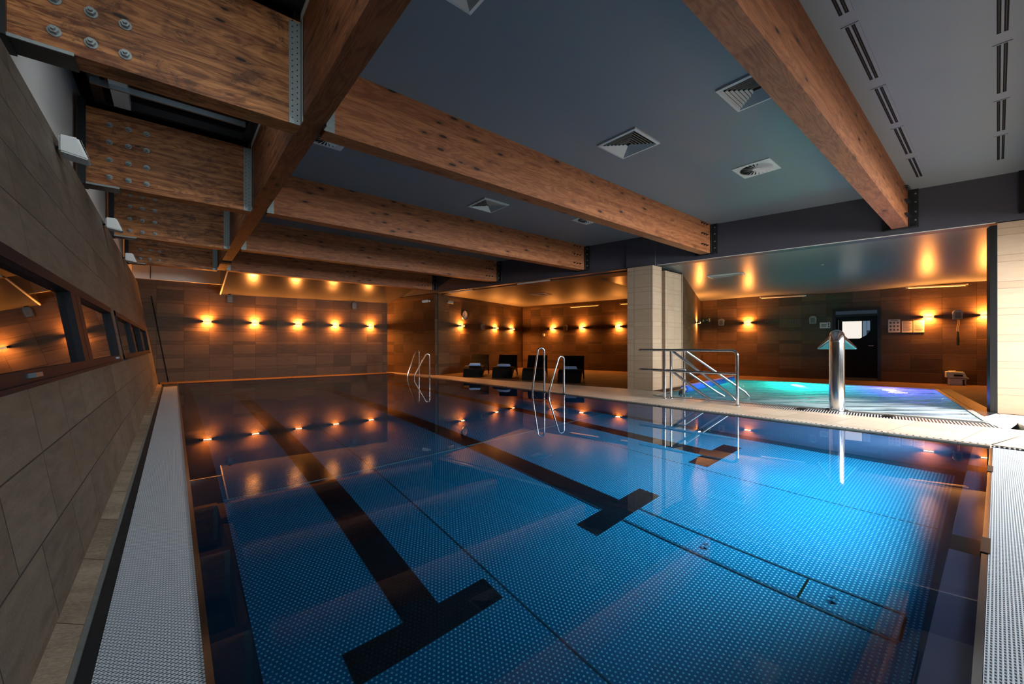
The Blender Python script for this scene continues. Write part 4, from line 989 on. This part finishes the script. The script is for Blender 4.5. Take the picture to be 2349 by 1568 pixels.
b = B(); b.box((wx0 + 0.47, 0.055, wz0), (wx0 + 0.555, 0.060, wz1)); b.box((wx0 + 0.565, 0.055, wz0 + 0.24), (wx1, 0.060, wz1)); mk('side_pane', b, 'litblue', d1)
b = B(); b.box((wx0 + 0.45, 0.045, wz0), (wx0 + 0.47, 0.062, wz1)); b.hull([(wx0 + .40, .050, wz0), (wx0 + .55, .050, wz0 + .10), (wx1, .050, wz0 + .22), (wx1, .050, wz0), (wx0 + .40, .0545, wz0), (wx0 + .55, .0545, wz0 + .10), (wx1, .0545, wz0 + .22), (wx1, .0545, wz0)], [(0, 3, 2, 1), (4, 5, 6, 7), (0, 1, 5, 4), (1, 2, 6, 5), (2, 3, 7, 6), (3, 0, 4, 7)]); mk('glazing_bar', b, 'blackmat', d1)
b = B(); b.tube([(x1 - .09, 0.03, 1.05), (x1 - .09, -0.03, 1.05), (x1 - .20, -0.03, 1.05)], 0.012, 10); mk('door_handle', b, 'chrome', d1, smooth=True)
b = B(); b.tube([(0.145, 0.02, 1.28), (0.145, 0.02, 1.84)], 0.010, 8); mk('closer_rod', b, 'grey', d1, smooth=True)

# ------------------------------------------------------------------ pool ladders
def arc(c, u, v, r, a0, a1, n=10):
    c, u, v = Vector(c), Vector(u).normalized(), Vector(v).normalized()
    return [c + r * (math.cos(a0 + (a1 - a0) * k / n) * u + math.sin(a0 + (a1 - a0) * k / n) * v) for k in range(n + 1)]
def ladder(lab, rails):
    c = Vector((*rails[0][0], 0)); t = thing('pool_ladder', lab, 'ladder', c, 0, 'steel pool ladders')
    tops = []
    for (dx, dy), (sx, sy), h in rails:
        D = Vector((dx, dy, 0)) - c; Sx = Vector((sx, sy, 0)) - c; hd = (D - Sx); hd.normalize()
        r = 0.075
        top = D + Vector((0, 0, h)) - hd * r
        pts = [D + Vector((0, 0, 0.019)), D + Vector((0, 0, 0.3)), D + Vector((0, 0, h - r))] + arc(top - Vector((0, 0, r)), hd, (0, 0, 1), r, 0, PI * 0.93, 12)
        pts += [Sx + Vector((0, 0, 0.10)), Sx + Vector((0, 0, 0.02)), Sx + Vector((0, 0, -0.06)), Sx + hd * 0.04 + Vector((0, 0, -0.22)), Sx + hd * 0.10 + Vector((0, 0, -0.95))]
        b = B(); b.tube(pts, 0.023, 12); mk('handrail', b, 'chrome', t, smooth=True)
        f = B(); f.lathe([(0.045, 0.016), (0.045, 0.024), (0.025, 0.034)], 16, tuple(D)); mk('flange', f, 'chrome', t, smooth=True)
        tops.append(Sx + hd * 0.05)
    for z in (-0.3, -0.6, -0.9):
        b = B(); a, q = tops[0], tops[1]; b.tube([a + Vector((0, 0, z)), q + Vector((0, 0, z))], 0.025, 8); mk('step', b, 'chrome', t, smooth=True)
ladder('steel pool ladder nearer the pillar, in front of the right-hand sunbeds', [((6.60, 6.74), (6.36, 6.88), 1.02), ((6.60, 6.12), (6.22, 6.20), 0.84)])
ladder('steel pool ladder farther off, by the dark far side wall', [((6.60, 12.98), (6.10, 12.86), 0.92), ((6.60, 12.22), (6.12, 12.38), 0.80)])

# ------------------------------------------------------------------ spa stair railing
t = thing('stair_railing', 'stainless stair railing with sloping handrails at the corner of the spa pool', 'railing', (7.50, 4.28, zd))
def tr(pts, r=0.025, nm='rail'):
    b = B(); b.tube(pts, r, 12); return mk(nm, b, 'chrome', t, smooth=True)
def loc_(p): return Vector((p[0] - 7.50, p[1] - 4.28, p[2] - zd))
A, Bp = (7.52, 4.26), (7.60, 2.93)
e = (Vector(Bp) - Vector(A)).normalized()
top, mid = 0.985, 0.575
back = Vector((-0.06, 0.52))                                # rail end projecting past the first post
L0 = Vector(A) - e * 0.50
pts = [loc_((*L0, top)), loc_((*A, top))] + [loc_((Bp[0] - e.x * .09, Bp[1] - e.y * .09, top))] + [loc_((Bp[0] - e.x * .09 * math.cos(k), Bp[1] - e.y * .09 * math.cos(k), top - .09 + .09 * math.cos(k) if False else top - .09 * (1 - math.sin(PI / 2 - 0)) )) for k in ()]
cc = Vector((Bp[0] - e.x * .09, Bp[1] - e.y * .09, top - .09))
pts += [loc_(tuple(q)) for q in arc(cc, (0, 0, 1), (e.x, e.y, 0), 0.09, 0.15, PI / 2, 8)] + [loc_((*Bp, zd))]
tr(pts, nm='top_rail')
tr([loc_((*L0, mid)), loc_((*A, mid)), loc_((*Bp, mid))], nm='mid_rail')
tr([loc_((*A, zd)), loc_((*A, top))], nm='post')
# back frame and the two sloping handrails
n2 = Vector((0.98, 0.20)); C2 = Vector(A) + n2 * 0.30 + e * 0.0; D2 = Vector((8.14, 4.17))
C2 = Vector((7.70, 4.22))
tr([loc_((*C2, zd)), loc_((*C2, top))], nm='post'); tr([loc_((*D2, zd)), loc_((*D2, top))], nm='post')
for zz in (top, mid):                                       # loops joining front and back rails at the free end
    q0, q1 = Vector((*L0, zz)), Vector((*(L0 + n2 * 0.12), zz)); m = (q0 + q1) / 2
    pts = [loc_(tuple(q0))] + [loc_(tuple(q)) for q in arc(m, q0 - q1, (-e.x, -e.y, 0), 0.06, 0, PI, 8)] + [loc_((*(C2), zz)), loc_((*D2, zz))]
    tr(pts, nm='loop_rail')
ends = {}
for st, en in ((C2, Vector((8.15, 3.17))), (D2, Vector((9.03, 3.26)))):
    d = en - st
    tr([loc_((*st, top)), loc_((*(st + d * .93), 0.13)), loc_((*en, 0.03))], nm='sloping_rail')
    tr([loc_((*st, mid)), loc_((*(st + d * 0.50), 0.12)), loc_((*(st + d * .62), 0.03))], nm='sloping_rail')
    tr([loc_((*en, 0.03)), loc_((*en, -0.9))], nm='post')
for p in (A, Bp, tuple(C2), tuple(D2)):
    b = B(); q = loc_((*p, zd)); b.lathe([(0.05, 0), (0.05, 0.008), (0.028, 0.02)], 16, tuple(q)); mk('flange', b, 'chrome', t, smooth=True)

# ------------------------------------------------------------------ spa spout
t = thing('water_spout', 'tall stainless water spout with a flared mouth at the front edge of the spa', 'spout', (8.30, 1.68, zd))
b = B(); dr = Vector((0.98, 0.20, 0)); pts = [(0, 0, 0.0), (0, 0, 0.6), (0, 0, 1.10)] + [tuple(dr * 0.11 + q) for q in arc((0, 0, 1.10), -dr, (0, 0, 1), 0.11, 0.15, 1.9, 10)]
b.tube(pts, 0.105, 24); mk('column', b, 'chrome', t, smooth=True)
b = B(); sd = Vector((-0.20, 0.98, 0)); P = lambda k, s, z: tuple(dr * k + sd * s + Vector((0, 0, z)))
top_l, bot_l = (0.14, 0.07, 1.22), (0.62, 0.27, 1.005)
pts = []
for k, s, z in (top_l, bot_l):
    for ss, dz in ((-s, 0.035 if k < .3 else 0.012), (s, 0.035 if k < .3 else 0.012), (s, -0.035 if k < .3 else -0.012), (-s, -0.035 if k < .3 else -0.012)): pts.append(P(k, ss, z + dz))
b.hull(pts, [(0, 1, 2, 3), (7, 6, 5, 4), (0, 4, 5, 1), (1, 5, 6, 2), (2, 6, 7, 3), (3, 7, 4, 0)]); mk('flared_mouth', b, 'chrome', t)
b = B(); b.hull([P(0.18, -.055, 1.165), P(0.18, .055, 1.165), P(0.61, .255, .990), P(0.61, -.255, .990), P(0.18, -.055, 1.160), P(0.18, .055, 1.160), P(0.61, .255, .985), P(0.61, -.255, .985)], [(0, 1, 2, 3), (7, 6, 5, 4), (0, 4, 5, 1), (1, 5, 6, 2), (2, 6, 7, 3), (3, 7, 4, 0)]); mk('mouth_underside', b, 'teal', t)
b = B(); b.lathe([(0.15, 0), (0.15, 0.012), (0.11, 0.02)], 24); mk('base_flange', b, 'chrome', t, smooth=True)

# cover roller in the spa
t = thing('cover_roller', 'bright blue foam roll on a steel roller at the far end of the spa', 'roller', (8.62, 4.44, 0.022), math.radians(7.6))
b = B(); b.tube([(0.05, 0, 0.085), (3.9, 0, 0.085)], 0.085, 18); mk('foam_roll', b, 'blue', t, smooth=True)
b = B(); b.tube([(-0.03, 0, 0.085), (0.05, 0, 0.085)], 0.05, 14); mk('end_cap', b, 'white', t, smooth=True)
b = B(); b.tube([(-0.03, 0, 0.085), (-0.16, 0, 0.085), (-0.30, -0.03, 0.05), (-0.36, -0.05, -0.01)], 0.018, 10); b.tube([(-0.10, 0, 0.085), (-0.10, 0.0, 0.0)], 0.03, 10); mk('stand', b, 'dsteel', t, smooth=True)

# ------------------------------------------------------------------ pump unit on the floor by the spa wall
t = thing('pump_unit', 'small two-part cleaning unit standing on the floor against the spa wall', 'pump unit', (jx(0.69) - 0.22, 0.69, zd), aj)
b = B(); b.rbox((-0.15, -0.13, 0.0), (0.15, 0.13, 0.17), 0.012); lo = mk('base_box', b, 'white', t)
for k in range(3):
    h = B(); h.lathe([(0.024, -0.131), (0.024, -0.134)], 16, (0.105, 0, 0.04 + k * 0.045), 'y'); mk('port', h, 'black', lo)
b = B(); b.box((-0.13, -0.12, 0.17), (0.20, 0.13, 0.20)); mk('tray', b, 'grey', t)
b = B(); b.hull([(-0.20, -.14, .20), (0.17, -.14, .20), (0.17, .14, .20), (-0.20, .14, .20), (-0.20, -.13, .35), (0.12, -.11, .35), (0.12, .13, .35), (-0.20, .13, .35)],
               [(0, 3, 2, 1), (4, 5, 6, 7), (0, 1, 5, 4), (1, 2, 6, 5), (2, 3, 7, 6), (3, 0, 4, 7)]); mk('motor_head', b, 'white', t)
b = B(); b.box((-0.07, -.146, .235), (0.09, -.128, .285)); mk('display', b, 'black', t)
b = B(); b.tube([(-0.15, 0, .35), (-0.15, 0, .37), (-0.02, 0, .37), (-0.02, 0, .35)], 0.012, 8); mk('carry_handle', b, 'grey', t, smooth=True)

# ------------------------------------------------------------------ sunbeds and towels
def lounger_proto(lab):
    t = thing('sunbed', lab, 'sunbed', (0, 0, 0), 0, 'black wicker sunbeds')
    prof = [(0.0, 0.0), (0.04, 0.14), (0.12, 0.27), (0.24, 0.345), (0.40, 0.365), (0.60, 0.345), (0.85, 0.29), (1.02, 0.27), (1.12, 0.30), (1.20, 0.38), (1.34, 0.56), (1.46, 0.73)]
    def shell(pts, th):
        up = []
        for i, (y, z) in enumerate(pts):
            a = pts[max(i - 1, 0)]; c = pts[min(i + 1, len(pts) - 1)]; d = Vector((c[0] - a[0], c[1] - a[1])).normalized(); up.append((y + d.y * th, z - d.x * th))
        return pts + up[::-1]
    def sm(pts):
        out = []
        for (a, c) in zip(pts, pts[1:]): out += [a, ((a[0] + c[0]) / 2, (a[1] + c[1]) / 2)]
        return out + [pts[-1]]
    b = B(); b.prism_x(shell(prof[:8], 0.05), -0.33, 0.33); mk('seat', b, 'wicker', t)
    b = B(); b.prism_x(shell(prof[7:], 0.05), -0.33, 0.33); mk('backrest', b, 'wicker', t)
    f = B(); f.box((-0.32, 0.03, 0.0), (0.32, 0.06, 0.26)); mk('front_panel', f, 'wicker', t)
    for s in (-1, 1):
        l = B(); l.hull([(s * .30, .05, 0), (s * .33, .05, 0), (s * .33, .70, .27), (s * .30, .70, .27), (s * .30, .20, .30), (s * .33, .20, .30), (s * .33, .60, .33), (s * .30, .60, .33)], [(0, 1, 2, 3), (7, 6, 5, 4), (0, 4, 5, 1), (1, 5, 6, 2), (2, 6, 7, 3), (3, 7, 4, 0)]); mk('side_panel', l, 'wicker', t)
        l = B(); l.tube([(s * .31, 1.40, .60), (s * .31, 1.42, .30), (s * .31, 1.52, 0.0)], 0.02, 8); l.tube([(s * .31, 1.05, .27), (s * .31, 1.30, .16), (s * .31, 1.47, .10)], 0.018, 8); mk('leg', l, 'wicker', t, smooth=True)
    return t
LBP = [((7.56, 11.66), 46, 'black wicker sunbed with a blue towel, nearest the clock'), ((7.97, 10.58), 48, 'black wicker sunbed with a towel, second from the clock'),
       ((8.20, 9.36), 50, 'black wicker sunbed without a towel, behind the pool ladder'), ((8.48, 8.12), 54, 'black wicker sunbed with a towel, nearest the stone pillar')]
LB = [((p[0] + .33 * math.cos(math.radians(f)), p[1] - .33 * math.sin(math.radians(f))), l, math.radians(-f)) for p, f, l in LBP]
lpz = lounger_proto(LB[0][1])
for i, (p, l, rz_) in enumerate(LB):
    loc = (p[0], p[1], zd)
    if i == 0: lpz.location = loc; lpz.rotation_euler = (0, 0, rz_)
    else: dup(lpz, loc, rz_, l)
for (i, lab, rz) in ((0, 'folded blue towel on the sunbed nearest the clock', 0.1), (1, 'folded pale blue towel on the second sunbed from the clock', -0.35), (3, 'folded blue towel on the sunbed nearest the pillar', 0.15)):
    p = LB[i][0]; RZ = LB[i][2]; ax = Vector((math.cos(RZ + PI / 2), math.sin(RZ + PI / 2)))
    q = Vector(p) + ax * 0.40
    t = thing('folded_towel', lab, 'towel', (q.x, q.y, zd + 0.367), RZ + rz, 'towels on the sunbeds')
    for k in range(3):
        b = B(); s = 0.20 - k * .012; b.rbox((-s, -0.13 + k * .012, k * 0.026), (s, 0.13, k * 0.026 + 0.025), 0.010, 2); mk('towel_fold', b, 'towel', t, smooth=True)
